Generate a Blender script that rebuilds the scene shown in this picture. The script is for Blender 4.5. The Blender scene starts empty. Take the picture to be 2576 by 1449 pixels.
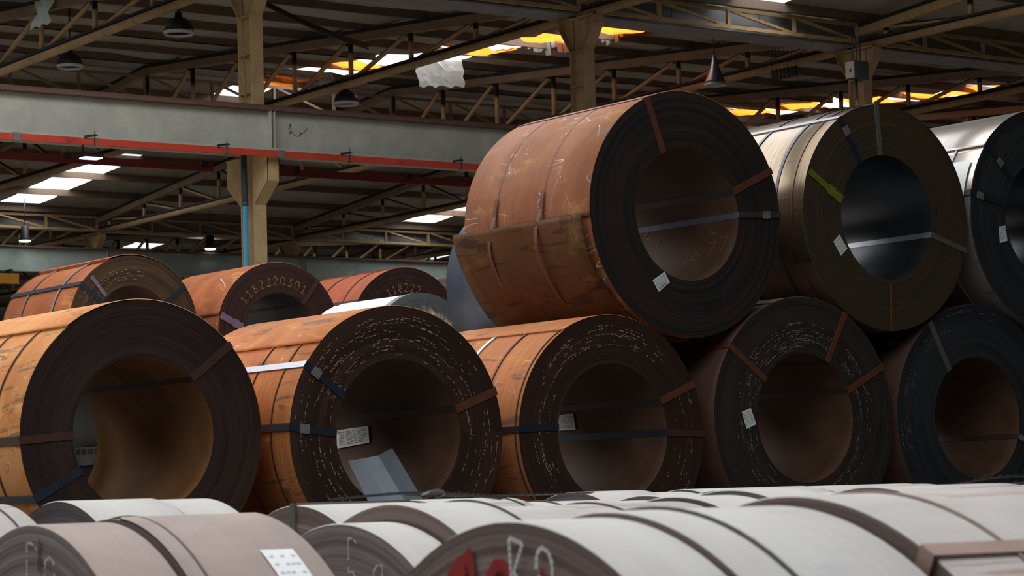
import bpy, math, random
from mathutils import Vector, Matrix
random.seed(7)
sc = bpy.context.scene
C = sc.collection
PI = math.pi
def rad(a): return a*PI/180

# ------------------------------------------------------------------ camera
fpx, yaw, pitch, roll = 6228.44, rad(36.2278), rad(4.69648), rad(-1.64894)
fw = Vector((math.sin(yaw)*math.cos(pitch), math.cos(yaw)*math.cos(pitch), math.sin(pitch)))
r0 = Vector((math.cos(yaw), -math.sin(yaw), 0)); u0 = r0.cross(fw)
cr = r0*math.cos(roll)+u0*math.sin(roll); cu = -r0*math.sin(roll)+u0*math.cos(roll)
cd = bpy.data.cameras.new('camera'); cam = bpy.data.objects.new('camera', cd); C.objects.link(cam)
M = Matrix(((cr.x, cu.x, -fw.x, 0), (cr.y, cu.y, -fw.y, 0), (cr.z, cu.z, -fw.z, 1.5), (0, 0, 0, 1)))
cam.matrix_world = M
cd.sensor_width = 36; cd.lens = fpx/2576*36; cd.clip_end = 500; cd.clip_start = .05
cd.dof.use_dof = True; cd.dof.focus_distance = 14.0; cd.dof.aperture_fstop = 14
sc.camera = cam
# ------------------------------------------------------------------ world, light, exposure
w = bpy.data.worlds.new('sky'); sc.world = w; w.use_nodes = True
bg = w.node_tree.nodes['Background']; bg.inputs[0].default_value = (.93, .97, 1.0, 1); bg.inputs[1].default_value = 1.6
def area(name, loc, size, rot, power, col=(1, 1, 1)):
    l = bpy.data.lights.new(name, 'AREA'); l.shape = 'RECTANGLE'; l.size, l.size_y = size
    l.energy = power; l.color = col
    o = bpy.data.objects.new(name, l); C.objects.link(o); o.location = loc; o.rotation_euler = rot
    return o
# daylight falling through the openings in the roof: the wide bay over the yard, the rooflight strips and added unseen bays
SKY = (1.0, .975, .93); sl = math.atan(1.11/14.3)
def sky_area(name, x0, x1, y0, y1, z, L, tilt=0):
    w_, h_ = x1-x0, y1-y0
    return area(name, ((x0+x1)/2, (y0+y1)/2, z), (w_, h_), (tilt, 0, 0), L*PI*w_*h_, SKY)
for x in (26.6, 38.8): sky_area('rooflight_strip', x, x+1.1, 18, 29.9, 10.6, 4.0, -sl)
sky_area('rooflight_yard', -6, 8, -3, 7, 9.7, 1.0)
sky_area('added_bay_light', -8, 13, 10, 15, 10.4, 2.0)  # unseen wide opening, added to brighten the coil tops
sky_area('added_bay_light', -8, 16, 18, 26, 10.3, 3.2)  # another unseen opening, added to light the rear stack and girder front
for x in (2.6, 14.6, 26.6, 38.8):
    sky_area('rooflight_strip', x-.05, x+1.2, 32.4, 44.4, 10.75, 6.0, sl)
    sky_area('rooflight_strip', x-.05, x+1.2, 52.6, 58.4, 10.1, 7.0, -sl)
    if x > 10: sky_area('rooflight_strip', x-.05, x+1.2, 62, 72, 10.5, 6.0, sl)
sc.view_settings.view_transform = 'Standard'; sc.view_settings.look = 'None'
sc.view_settings.exposure = 0; sc.view_settings.gamma = 1; sc.view_settings.use_curve_mapping = False

# ------------------------------------------------------------------ mesh helpers
class MB:
    def __init__(s): s.v = []; s.f = []; s.uv = []; s.sm = []
    def quad(s, pts, uv=None, sm=False):
        n = len(s.v); s.v += [tuple(p) for p in pts]; s.f.append(tuple(range(n, n+len(pts))))
        s.uv.append(uv or [(0, 0)]*len(pts)); s.sm.append(sm)
    def box(s, x0, x1, y0, y1, z0, z1):
        n = len(s.v)
        s.v += [(x0, y0, z0), (x1, y0, z0), (x1, y1, z0), (x0, y1, z0), (x0, y0, z1), (x1, y0, z1), (x1, y1, z1), (x0, y1, z1)]
        for f in ((0, 3, 2, 1), (4, 5, 6, 7), (0, 1, 5, 4), (1, 2, 6, 5), (2, 3, 7, 6), (3, 0, 4, 7)):
            s.f.append(tuple(n+i for i in f)); s.uv.append([(0, 0)]*4); s.sm.append(False)
        return s
    def bar(s, a, b, w, h, up=(0, 0, 1)):      # box bar from a to b
        a, b, up = Vector(a), Vector(b), Vector(up); d = (b-a).normalized()
        side = d.cross(up).normalized(); u2 = side.cross(d).normalized(); n = len(s.v)
        for p in (a, b):
            for i, j in ((-1, -1), (1, -1), (1, 1), (-1, 1)): s.v.append(tuple(p+side*(i*w/2)+u2*(j*h/2)))
        for f in ((0, 1, 2, 3), (7, 6, 5, 4), (0, 4, 5, 1), (1, 5, 6, 2), (2, 6, 7, 3), (3, 7, 4, 0)):
            s.f.append(tuple(n+i for i in f)); s.uv.append([(0, 0)]*4); s.sm.append(False)
        return s
    def tube(s, pts, r, k=10, caps=True):
        pts = [Vector(p) for p in pts]; n = len(s.v); m = len(pts)
        for i, p in enumerate(pts):
            d = (pts[min(i+1, m-1)]-pts[max(i-1, 0)]).normalized()
            a = d.cross(Vector((0, 0, 1)))
            if a.length < .01: a = d.cross(Vector((1, 0, 0)))
            a.normalize(); b = a.cross(d)
            for j in range(k):
                t = 2*PI*j/k; s.v.append(tuple(p+(a*math.cos(t)+b*math.sin(t))*r))
        for i in range(m-1):
            for j in range(k):
                j2 = (j+1) % k; s.f.append((n+i*k+j, n+(i+1)*k+j, n+(i+1)*k+j2, n+i*k+j2)); s.uv.append([(0, 0)]*4); s.sm.append(True)
        if caps:
            s.f.append(tuple(n+j for j in range(k))); s.uv.append([(0, 0)]*k); s.sm.append(False)
            s.f.append(tuple(n+(m-1)*k+j for j in reversed(range(k)))); s.uv.append([(0, 0)]*k); s.sm.append(False)
        return s
    def lathe(s, prof, k=24, axis='Z', c=(0, 0, 0)):   # profile (radius, height)
        n = len(s.v); m = len(prof)
        for r, h in prof:
            for j in range(k):
                t = 2*PI*j/k
                s.v.append((c[0]+r*math.cos(t), c[1]+r*math.sin(t), c[2]+h))
        for i in range(m-1):
            for j in range(k):
                j2 = (j+1) % k; s.f.append((n+i*k+j, n+i*k+j2, n+(i+1)*k+j2, n+(i+1)*k+j)); s.uv.append([(0, 0)]*4); s.sm.append(True)
        return s
    def mesh(s, name):
        me = bpy.data.meshes.new(name); me.from_pydata(s.v, [], s.f)
        uvl = me.uv_layers.new(name='UVMap'); d = [c for f in s.uv for p in f for c in p]
        uvl.data.foreach_set('uv', d); me.polygons.foreach_set('use_smooth', s.sm); me.update()
        return me
    def obj(s, name, mat, parent=None, loc=None):
        o = bpy.data.objects.new(name, s.mesh(name)); C.objects.link(o)
        if mat: o.data.materials.append(mat)
        if parent: o.parent = parent
        if loc: o.location = loc
        return o
def empty(name, loc=(0, 0, 0), rz=0):
    o = bpy.data.objects.new(name, None); C.objects.link(o); o.location = loc; o.rotation_euler = (0, 0, rz); o.empty_display_size = .1
    return o
def tag(o, label=None, cat=None, group=None, kind=None):
    if label: o['label'] = label
    if cat: o['category'] = cat
    if group: o['group'] = group
    if kind: o['kind'] = kind
    return o
def copy_tree(o, parent=None):
    c = o.copy(); C.objects.link(c); c.parent = parent
    for ch in o.children: copy_tree(ch, c)
    return c

# ------------------------------------------------------------------ materials
class NT:
    def __init__(s, name, rough=.6, metal=0, spec=.5):
        s.m = bpy.data.materials.new(name); s.m.use_nodes = True; s.t = s.m.node_tree; s.b = s.t.nodes['Principled BSDF']
        s.b.inputs['Roughness'].default_value = rough; s.b.inputs['Metallic'].default_value = metal
        s.b.inputs['Specular IOR Level'].default_value = spec
        s.x = 0
    def n(s, typ, **k):
        q = s.t.nodes.new(typ)
        for a, b in k.items(): setattr(q, a, b)
        return q
    def L(s, a, b): s.t.links.new(a, b)
    def coord(s, kind='UV', scale=(1, 1, 1), off=(0, 0, 0)):
        tc = s.n('ShaderNodeTexCoord'); mp = s.n('ShaderNodeMapping'); mp.inputs['Scale'].default_value = scale; mp.inputs['Location'].default_value = off
        s.L(tc.outputs[kind], mp.inputs['Vector']); return mp.outputs[0]
    def noise(s, vec, scale=1, detail=3, rough=.55, dist=0):
        q = s.n('ShaderNodeTexNoise'); q.inputs['Scale'].default_value = scale; q.inputs['Detail'].default_value = detail
        q.inputs['Roughness'].default_value = rough; q.inputs['Distortion'].default_value = dist
        s.L(vec, q.inputs['Vector']); return q.outputs[0]
    def ramp(s, fac, a, b):      # smooth threshold a..b -> 0..1
        q = s.n('ShaderNodeMapRange'); q.interpolation_type = 'SMOOTHSTEP'
        q.inputs['From Min'].default_value = a; q.inputs['From Max'].default_value = b; s.L(fac, q.inputs['Value']); return q.outputs[0]
    def math(s, op, a, b=None):
        q = s.n('ShaderNodeMath', operation=op)
        for i, v in enumerate((a, b)):
            if v is None: continue
            if isinstance(v, (int, float)): q.inputs[i].default_value = v
            else: s.L(v, q.inputs[i])
        return q.outputs[0]
    def mix(s, fac, a, b, mode='MIX'):
        q = s.n('ShaderNodeMix', data_type='RGBA', blend_type=mode)
        for sock, v in ((q.inputs[0], fac), (q.inputs[6], a), (q.inputs[7], b)):
            if isinstance(v, (int, float)): sock.default_value = v
            elif isinstance(v, tuple): sock.default_value = (*v, 1) if len(v) == 3 else v
            else: s.L(v, sock)
        return q.outputs[2]
    def grey(s, fac, lo, hi):
        q = s.n('ShaderNodeMapRange'); q.inputs['To Min'].default_value = lo; q.inputs['To Max'].default_value = hi; s.L(fac, q.inputs['Value']); return q.outputs[0]
    def color(s, c):
        if isinstance(c, tuple): s.b.inputs['Base Color'].default_value = (*c, 1)
        else: s.L(c, s.b.inputs['Base Color'])
    def bump(s, h, st=.2, dist=.01):
        q = s.n('ShaderNodeBump'); q.inputs['Strength'].default_value = st; q.inputs['Distance'].default_value = dist; s.L(h, q.inputs['Height']); s.L(q.outputs[0], s.b.inputs['Normal'])

def plain(name, c, rough=.6, metal=0, var=.25, scale=6, dirt=None, coord='Object', spec=.4):
    t = NT(name, rough, metal, spec); v = t.coord(coord)
    n = t.noise(v, scale, 5); col = t.mix(1.0, c, t.grey(n, 1-var, 1+var), 'MULTIPLY')
    if dirt:
        n2 = t.noise(v, scale*.6, 6, .7, .4); col = t.mix(t.ramp(n2, .52, .68), col, dirt)
    t.color(col); return t.m

def skin(name, c1, c2, patch=(.12, .10, .09), streak=.35, rough=.6, metal=0, patch_amt=.62, off=0, scratch=0, c3=None, spec=.35, seam=True, dust=None):
    """outer wrap of a coil. UV: u metres round the coil, v metres along its axis"""
    t = NT(name, rough, metal, spec)
    big = t.noise(t.coord('UV', (1.1, 1.3, 1), (off, off*.7, 0)), 1.6, 4, .6, .5)
    col = t.mix(t.ramp(big, .35, .65), c1, c2)
    if c3:
        b2 = t.noise(t.coord('UV', (3, 1.0, 1), (off+9, 3, 0)), 1.8, 5, .65, .8); col = t.mix(t.ramp(b2, .55, .72), col, c3)
    # marks stretched along the axis
    pn = t.noise(t.coord('UV', (9, 1.6, 1), (off+3, 1, 0)), 1.3, 5, .6, 1.0)
    col = t.mix(t.math('MULTIPLY', t.ramp(pn, patch_amt, patch_amt+.08), .8), col, patch)
    # fine rolling streaks round the coil
    st = t.noise(t.coord('UV', (1.2, 70, 1), (off, 0, 0)), 1.0, 4, .7)
    col = t.mix(streak, col, t.mix(1.0, col, t.grey(st, .35, 1.65), 'MULTIPLY'))
    if dust:
        dn = t.noise(t.coord('UV', (1.5, 1.5, 1), (off, 2, 0)), 2.2, 6, .65, .5); col = t.mix(t.ramp(dn, .30, .62), col, dust)
    if scratch:
        a = t.noise(t.coord('UV', (1.0, 1.6, 1), (off+5, 0, 0)), 1.5, 2, .5, 1.5)
        line = t.math('LESS_THAN', t.math('ABSOLUTE', t.math('SUBTRACT', a, .5)), .0022)
        mk = t.ramp(t.noise(t.coord('UV', (2.5, 2.5, 1), (off, 8, 0)), 1.5, 3), .5, .6)
        a2 = t.noise(t.coord('UV', (2.2, .8, 1), (off+15, 4, 0)), 2.0, 1, .5, .6)
        line2 = t.math('LESS_THAN', t.math('ABSOLUTE', t.math('SUBTRACT', a2, .47)), .0018)
        l = t.math('MULTIPLY', t.math('MAXIMUM', line, line2), mk)
        col = t.mix(t.math('MULTIPLY', l, scratch), col, (.62, .58, .58))
    t.color(col); t.bump(st, .08, .004)
    return t.m

def edgeface(name, c1, c2, specks=None, band=(.45, .6), spec=.2, rough=.55, off=0, sp_th=.70):
    """wound strip edges seen end-on. UV: u metres round, v radius"""
    t = NT(name, rough, 0, spec)
    r1 = t.noise(t.coord('UV', (.5, 70, 1), (off, 0, 0)), 1, 5, .75)
    r2 = t.noise(t.coord('UV', (.35, 26, 1), (off, 0, 0)), 1, 3, .6)
    pt = t.noise(t.coord('UV', (1.2, 5, 1), (off+4, 0, 0)), 1, 3, .6)
    col = t.mix(t.ramp(t.math('ADD', t.math('MULTIPLY', r2, .6), t.math('MULTIPLY', pt, .4)), .42, .58), c1, c2)
    col = t.mix(.85, col, t.mix(1.0, col, t.grey(r1, .25, 1.75), 'MULTIPLY'))
    if specks:
        sp = t.noise(t.coord('UV', (20, 240, 1), (off+2, 0, 0)), 1, 1, .4)
        uv = t.n('ShaderNodeTexCoord'); sx = t.n('ShaderNodeSeparateXYZ'); t.L(uv.outputs['UV'], sx.inputs[0])
        mid, hw = (band[0]+band[1])/2, (band[1]-band[0])/2
        bd = t.ramp(t.math('ABSOLUTE', t.math('SUBTRACT', sx.outputs[1], mid)), hw, hw*.7)
        big = t.ramp(t.noise(t.coord('UV', (1.6, 14, 1), (off+7, 0, 0)), 1, 2), .40, .62)
        f = t.math('MULTIPLY', t.math('MULTIPLY', t.ramp(sp, sp_th, sp_th+.03), bd), big)
        col = t.mix(f, col, specks)
    t.color(col); t.bump(r1, .5, .004)
    return t.m

M_strap_rust = plain('rusty_strap', (.115, .038, .020), .6, 0, .35, 20)
M_strap_drk = plain('dark_rusty_strap', (.062, .025, .018), .6, 0, .35, 20)
M_strap_blue = plain('blued_steel_strap', (.022, .032, .050), .38, .2, .3, 20, spec=.6)
M_strap_grey = plain('grey_steel_strap', (.20, .195, .175), .4, .5, .2, 20)
M_strap_sil = plain('bright_steel_strap', (.34, .36, .42), .36, .6, .15, 20)
M_strap_dust = plain('dusty_dark_strap', (.10, .085, .085), .8, 0, .3, 20)
M_strap_pink = plain('dusty_pink_strap', (.33, .24, .22), .8, 0, .3, 20)
M_strap_black = plain('black_strap', (.012, .012, .014), .45, 0, .2, 20)
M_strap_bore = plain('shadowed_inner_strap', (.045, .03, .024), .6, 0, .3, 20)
M_nick = plain('bright_yellow_nick', (.40, .31, .17), .5, .1, .3, 50)
M_nick2 = plain('pale_nick', (.30, .26, .18), .5, .1, .3, 50)
M_nick3 = plain('blue_grey_nick', (.16, .18, .22), .5, .1, .3, 50)
M_nick4 = plain('dull_brown_nick', (.14, .10, .07), .5, .1, .3, 50)
M_seal = plain('strap_seal', (.30, .30, .29), .42, .5, .5, 60)
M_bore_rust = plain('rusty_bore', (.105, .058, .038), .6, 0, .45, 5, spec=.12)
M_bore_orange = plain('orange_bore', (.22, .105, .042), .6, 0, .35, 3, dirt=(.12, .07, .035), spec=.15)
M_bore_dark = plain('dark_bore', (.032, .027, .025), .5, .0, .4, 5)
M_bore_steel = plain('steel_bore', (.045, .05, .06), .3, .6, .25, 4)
M_chalk = plain('white_chalk', (.78, .78, .78), .9, 0, .15, 90)
M_chalk_faint = plain('faint_chalk', (.66, .63, .61), .9, 0, .2, 90)
M_gold = plain('yellow_marker', (.36, .23, .09), .8, 0, .4, 90)
M_brown_mark = plain('worn_brown_marker', (.22, .12, .05), .8, 0, .4, 60)
M_redpaint = plain('red_paint', (.30, .018, .018), .6, 0, .3, 25)
M_darkred = plain('dark_red_stain', (.10, .03, .03), .7, 0, .3, 25)
M_purple = plain('purple_paint', (.19, .125, .19), .5, 0, .6, 70)
M_yelpaint = plain('yellow_green_paint', (.15, .18, .015), .5, 0, .8, 60)
M_orangepaint = plain('orange_rust_run', (.20, .065, .012), .6, 0, .6, 40)
M_paper = plain('white_paper', (.80, .82, .84), .7, 0, .05, 12)
M_ink = plain('grey_ink', (.28, .29, .33), .8, 0, .2, 60)
M_inkred = plain('red_ink', (.6, .12, .12), .8, 0, .2, 60)
M_inkdark = plain('dark_ink', (.05, .05, .07), .8, 0, .2, 60)

tan = (.50, .33, .165)
def steelpaint(name, c, dirt, soot=.55, grime=.5):
    t = NT(name, .55, 0, .35); v = t.coord('Object')
    n = t.noise(v, 2.2, 6, .65); col = t.mix(1.0, c, t.grey(n, .6, 1.25), 'MULTIPLY')
    n2 = t.noise(v, 5, 6, .7, .6); col = t.mix(t.math('MULTIPLY', t.ramp(n2, .50, .72), grime), col, dirt)
    g = t.n('ShaderNodeNewGeometry'); sx = t.n('ShaderNodeSeparateXYZ'); t.L(g.outputs['Normal'], sx.inputs[0])
    col = t.mix(t.ramp(sx.outputs[2], soot, soot+.15), col, (.018, .017, .018))   # soot settled on upper surfaces
    t.color(col); return t.m
M_tan = steelpaint('tan_painted_steel', tan, (.10, .06, .035), .25)
M_brown = steelpaint('brown_painted_steel', (.28, .19, .125), (.10, .07, .05), .25)
M_purlin = steelpaint('brown_purlin_steel', (.17, .112, .082), (.075, .052, .042), .5)
M_col = steelpaint('tan_column_paint', (.50, .35, .185), (.16, .10, .06), .8, .45)
M_girder = steelpaint('grey_green_girder_paint', (.47, .49, .44), (.33, .33, .29), .8, .5)
M_girder2 = steelpaint('blue_grey_girder_paint', (.42, .52, .50), (.30, .36, .35), .8, .4)
M_flange = plain('rusty_brown_flange', (.13, .07, .055), .6, 0, .4, 8)
M_red = plain('red_conductor_cover', (.50, .055, .028), .45, 0, .25, 5, dirt=(.28, .035, .03))
M_dred = plain('dark_red_conductor_cover', (.15, .018, .017), .5, 0, .25, 5)
M_clamp = plain('grey_clamp', (.16, .17, .16), .5, .2, .25, 9)
M_blk = plain('black_metal', (.02, .021, .024), .45, .1, .2, 9)
M_soot = plain('sooty_steel', (.022, .021, .023), .7, 0, .3, 6)
M_blue = plain('bright_blue_pipe', (.05, .33, .60), .45, 0, .25, 9)
M_bluegrey = plain('blue_grey_pipe', (.05, .07, .085), .5, 0, .25, 9)
M_yel = plain('yellow_crane_paint', (.42, .20, .015), .5, 0, .2, 4)
M_gutter = plain('galvanised_gutter', (.28, .285, .30), .5, .3, .4, 3)
M_concrete = plain('stained_concrete', (.42, .39, .35), .8, 0, .25, 1.4, dirt=(.26, .24, .22))
M_lowbounce = plain('low_bounce_concrete', (.10, .09, .08), .7, 0, .3, 1.2)  # kept dark to cut light bouncing up from the unseen floor
M_wall = plain('pale_green_wall', (.30, .33, .26), .8, 0, .2, 1.4)
M_wood = plain('timber_bearer', (.16, .10, .055), .8, 0, .3, 8)
M_lining = NT('sagging_roof_lining', .5, .15, .4)
_t = M_lining; _v = _t.coord('Object'); _n = _t.noise(_v, .9, 5, .6, .6)
_c = _t.mix(_t.ramp(_n, .3, .7), (.30, .27, .23), (.42, .385, .335))
_t.color(_c); _t.bump(_t.noise(_t.coord('Object', (2, 5, 1)), 2, 4), .35, .05); M_lining = M_lining.m
def translucent(name, c, mixd=.35, var=.4):
    t = NT(name, .6); v = t.coord('Object'); n = t.noise(v, 4, 5, .6, .5)
    col = t.mix(1.0, c, t.grey(n, 1-var, 1+var), 'MULTIPLY')
    tr = t.n('ShaderNodeBsdfTranslucent'); df = t.n('ShaderNodeBsdfDiffuse'); mx = t.n('ShaderNodeMixShader'); mx.inputs[0].default_value = mixd
    t.L(col, tr.inputs[0]); t.L(col, df.inputs[0]); t.L(tr.outputs[0], mx.inputs[1]); t.L(df.outputs[0], mx.inputs[2])
    t.L(mx.outputs[0], t.t.nodes['Material Output'].inputs[0]); return t.m
M_orange = translucent('orange_backlit_sheet', (.85, .20, .02), .15)
M_whitesheet = translucent('white_backlit_sheet', (.96, .95, .93), .15, .05)
M_glasspanel = translucent('translucent_rooflight', (.95, .95, .92), .1, .06)
M_lampglow = NT('lit_lamp'); M_lampglow.b.inputs['Emission Color'].default_value = (1, 1, .97, 1); M_lampglow.b.inputs['Emission Strength'].default_value = 6; M_lampglow = M_lampglow.m
M_lampglass = plain('frosted_lamp_rim', (.60, .60, .62), .25, .1, .6, 40)
M_lamptin = plain('grey_lamp_shade', (.16, .18, .20), .3, .7, .4, 14)

# ------------------------------------------------------------------ setting: floors, walls
ZF, ZY = 1.14, .17            # stack platform level and yard floor level
f = MB().box(-20, 72, 10.55, 16.5, ZF-.3, ZF).obj('floor', M_lowbounce); tag(f, kind='structure')
f = MB().box(-20, 72, 16.5, 88.0, ZF-.3, ZF).obj('floor', M_concrete); tag(f, kind='structure')  # unseen floor, made paler to bounce light up to the roof
f = MB().box(-20, 72, -27, 10.35, ZY-.2, ZY).obj('floor', M_lowbounce); tag(f, kind='structure')
f = MB().box(-20, 72, 10.35, 10.55, ZY-.2, ZF).obj('wall_front', M_concrete); tag(f, kind='structure')
f = MB().box(-20, 72, 88.0, 88.3, ZF, 9.0).obj('wall_back', M_wall); tag(f, kind='structure')
f = MB().box(-20.3, -20.0, -27, 88, ZY, 9.9).obj('wall_left', M_wall); tag(f, kind='structure')
f = MB().box(-20, 72.3, -27.2, -26.9, ZY, 9.4).obj('wall_rear', M_wall); tag(f, kind='structure')
f = MB().box(72.0, 72.3, -27, 88, ZY, 9.9).obj('wall_right', M_wall); tag(f, kind='structure')

# ------------------------------------------------------------------ roof
VA, RB, VB, RC, VC, RA, V0 = 30.3, 44.6, 58.9, 73.2, 87.5, 16.0, 1.7
def zt(Y):      # centre line of the trusses' top chords
    P = [(-26.9, 9.15), (-12.6, 10.26), (V0, 9.15), (RA, 10.26), (VA, 9.15), (RB, 10.26), (VB, 8.93), (RC, 10.1), (VC, 8.9), (200, 8.9)]
    for (a, za), (b, zb) in zip(P, P[1:]):
        if a <= Y <= b: return za+(zb-za)*(Y-a)/(b-a)
OFF = .27                                     # sheet above chord
ceil = empty('ceiling', (0, 0, 0)); tag(ceil, kind='structure')
strips = [(-9.4, -8.3), (2.6, 3.7), (14.6, 15.7), (26.6, 27.7), (38.9, 40.0), (50.7, 51.8)]
def holes(y0):   # rectangles of rooflight openings for the slope beginning at y0
    H = []
    for a, b in strips:
        if y0 == VA: H += [(a, b, 32.5, 44.3)]
        elif y0 == RB: H += [(a, b, 52.6, 58.3), (a-.2, b-.3, 45.1, 47.6)]
        elif y0 == VB: H += [(a, b, 62.0, 72.0)]
        elif y0 == RC: H += [(a, b, 74.5, 84.0)]
        elif y0 == RA: pass
    if y0 == V0: H = [(-6, 8, V0, 7.0), (-8, 13, 10, 15)]  # second opening on this slope is out of view, added for its light
    if y0 == RA: H = [(-8, 16, 18, 26), (26.6, 27.7, 18, 30.2), (38.8, 39.9, 18, 29.8)]  # the wide first opening is unseen and added to let light in
    if y0 == -12.6: H = [(-6, 8, -3, V0)]
    return H
def hashn(i, j): 
    random.seed(i*7919+j*104729); return random.random()
def slope(y0, y1, x0=-20, x1=72, sag=.10):
    hs = holes(y0); ys = [y0+(y1-y0)*k/28 for k in range(29)]
    for h in hs: ys += [h[2], h[3]]
    xs = [x0+1.0*k for k in range(int(x1-x0)+1)]
    for h in hs: xs += [h[0], h[1]]
    xs = sorted(set(round(x, 3) for x in xs)); ys = sorted(set(round(y, 3) for y in ys))
    b = MB(); idx = {}
    for i, x in enumerate(xs):
        for j, y in enumerate(ys):
            ph = ((y-y0-.35)/(13.6/7)) % 1.0; s = math.sin(ph*PI)
            z = zt(y)+OFF-sag*s*(.35+1.1*hashn(int(x*10), int(y*10)))
            idx[i, j] = len(b.v); b.v.append((x, y, z))
    for i in range(len(xs)-1):
        for j in range(len(ys)-1):
            cx, cy = (xs[i]+xs[i+1])/2, (ys[j]+ys[j+1])/2
            if any(h[0] < cx < h[1] and h[2] < cy < h[3] for h in hs): continue
            b.f.append((idx[i, j], idx[i, j+1], idx[i+1, j+1], idx[i+1, j])); b.uv.append([(0, 0)]*4); b.sm.append(True)
    o = b.obj('roof_sheet', M_lining, ceil); return o
slope(-26.9, -12.6, sag=.02); slope(-12.6, V0, sag=.02); slope(V0, RA); slope(RA, VA, sag=.02); slope(VA, RB, sag=.12); slope(RB, VB, sag=.03); slope(VB, RC, sag=.05); slope(RC, VC, sag=.03)
pm = None
for (a, b_) in ((V0, RA), (RA, VA), (VA, RB), (RB, VB), (VB, RC), (RC, VC)):
    n = 7
    for k in range(n+1):
        y = a+.35+(b_-a-.7)*k/n; z = zt(y)+.18
        if a == VA and k in (5, 7):          # purlins torn away at the broken rooflights
            segs = [(-20, 26.4), (27.85, 38.7), (40.1, 72)]
        else: segs = [(-20, 72)]
        for x0_, x1_ in segs:
            if len(segs) == 1 and pm is not None: me_ = pm
            else:
                m_ = MB(); m_.box(x0_, x1_, -.012, .012, -.08, .08); m_.box(x0_, x1_, -.012, .05, -.08, -.068); me_ = m_.mesh('purlin'); me_.materials.append(M_purlin)
                if len(segs) == 1: pm = me_
            o = bpy.data.objects.new('purlin', me_); C.objects.link(o); o.parent = ceil; o.location = (0, y, z)
# rooflight panels (far slopes), one per purlin gap
for a, b_ in strips:
    for (y0, y1) in ((RB, VB), (RC, VC), (VB, RC)):
        for h in holes(y0):
            if h[0] != a or h[2] < 46 < h[3]: continue
            st = (y1-y0-.7)/7; ys = [y0+.35+st*k for k in range(8)]; ys = [h[2]]+[y for y in ys if h[2] < y < h[3]]+[h[3]]
            for p, q in zip(ys, ys[1:]):
                if q-p < .2: continue
                m_ = MB(); e = .03
                m_.quad([(a, p+e, zt(p+e)+OFF), (b_, p+e, zt(p+e)+OFF), (b_, q-e, zt(q-e)+OFF), (a, q-e, zt(q-e)+OFF)])
                m_.obj('skylight_panel', M_glasspanel, ceil)
# torn lining and backlit orange sheets hanging in the near-slope openings
def sheet(x0, x1, y0, y1, mat, drop=.05, seed=1, name='torn_lining', nx=7, ny=6, corner=(0, 0, 0, 0), crease=.05):
    b = MB(); random.seed(seed); g = []
    for i in range(nx+1):
        row = []
        for j in range(ny+1):
            u, v = i/nx, j/ny
            cz = corner[0]*(1-u)*(1-v)+corner[1]*u*(1-v)+corner[2]*u*v+corner[3]*(1-u)*v
            x = x0+(x1-x0)*u+(random.uniform(-.05, .05) if i in (0, nx) else 0); y = y0+(y1-y0)*v+(random.uniform(-.09, .09) if j in (0, ny) else 0)
            row.append((x, y, zt(y)+OFF-.02-drop*math.sin(PI*u)-cz-random.uniform(0, crease)))
        g.append(row)
    for i in range(nx):
        for j in range(ny): b.quad([g[i][j], g[i][j+1], g[i+1][j+1], g[i+1][j]], sm=False)
    return b.obj(name, mat, ceil)
X0, X1 = 26.6, 27.7
sheet(26.5, 27.9, 44.7, 45.5, M_orange, .12, 1)
sheet(26.5, 27.8, 41.3, 42.3, M_orange, .10, 2)
sheet(26.5, 27.8, 37.3, 38.2, M_orange, .15, 5)
sheet(26.7, 27.7, 34.9, 36.2, M_orange, .06, 6)
sheet(26.9, 28.3, 33.0, 34.4, M_orange, .05, 7)
sheet(26.6, 27.7, 38.2, 39.2, M_whitesheet, .05, 8, corner=(0, 0, 0, .1))
# big white flap hanging from the opening
b = MB(); random.seed(3)
nx, nz = 10, 6; g = [[(27.62+random.uniform(-.03, .03)+.05*k/nz, 40.75-1.6*i/nx+random.uniform(-.03, .03), 10.28-.025*i-(.62+.03*math.sin(i*2.1))*k/nz) for k in range(nz+1)] for i in range(nx+1)]
for i in range(nx):
    for k in range(nz): b.quad([g[i][k], g[i][k+1], g[i+1][k+1], g[i+1][k]])
b.obj('hanging_white_sheet', M_whitesheet, ceil)
for k, (y, dy) in enumerate(((35.8, 1.3), (34.2, .9))):
    b = MB(); random.seed(20+k)
    for i in range(7):
        y0_, y1_ = y+dy*i/7, y+dy*(i+1)/7
        h1 = .16+.2*random.random()
        b.quad([(27.66, y0_, zt(y0_)+.32), (27.66, y1_, zt(y1_)+.32), (27.70, y1_-.02, zt(y1_)+.32-h1), (27.71, y0_+.02, zt(y0_)+.3-h1*random.uniform(.6, 1))])
    b.obj('torn_lining', M_whitesheet, ceil)
for k, (ya, yb, xa, xb) in enumerate(((42.9, 44.4, 38.8, 39.9), (41.2, 42.6, 38.8, 39.6), (39.2, 40.4, 38.9, 40.1), (37.6, 38.5, 38.9, 40.0), (36.3, 37.3, 38.8, 39.9), (34.6, 35.9, 38.9, 40.0))):
    sheet(xa, xb, ya, yb, M_orange, .10, 30+k)
sheet(39.0, 39.9, 40.6, 41.3, M_whitesheet, .12, 41)
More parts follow.
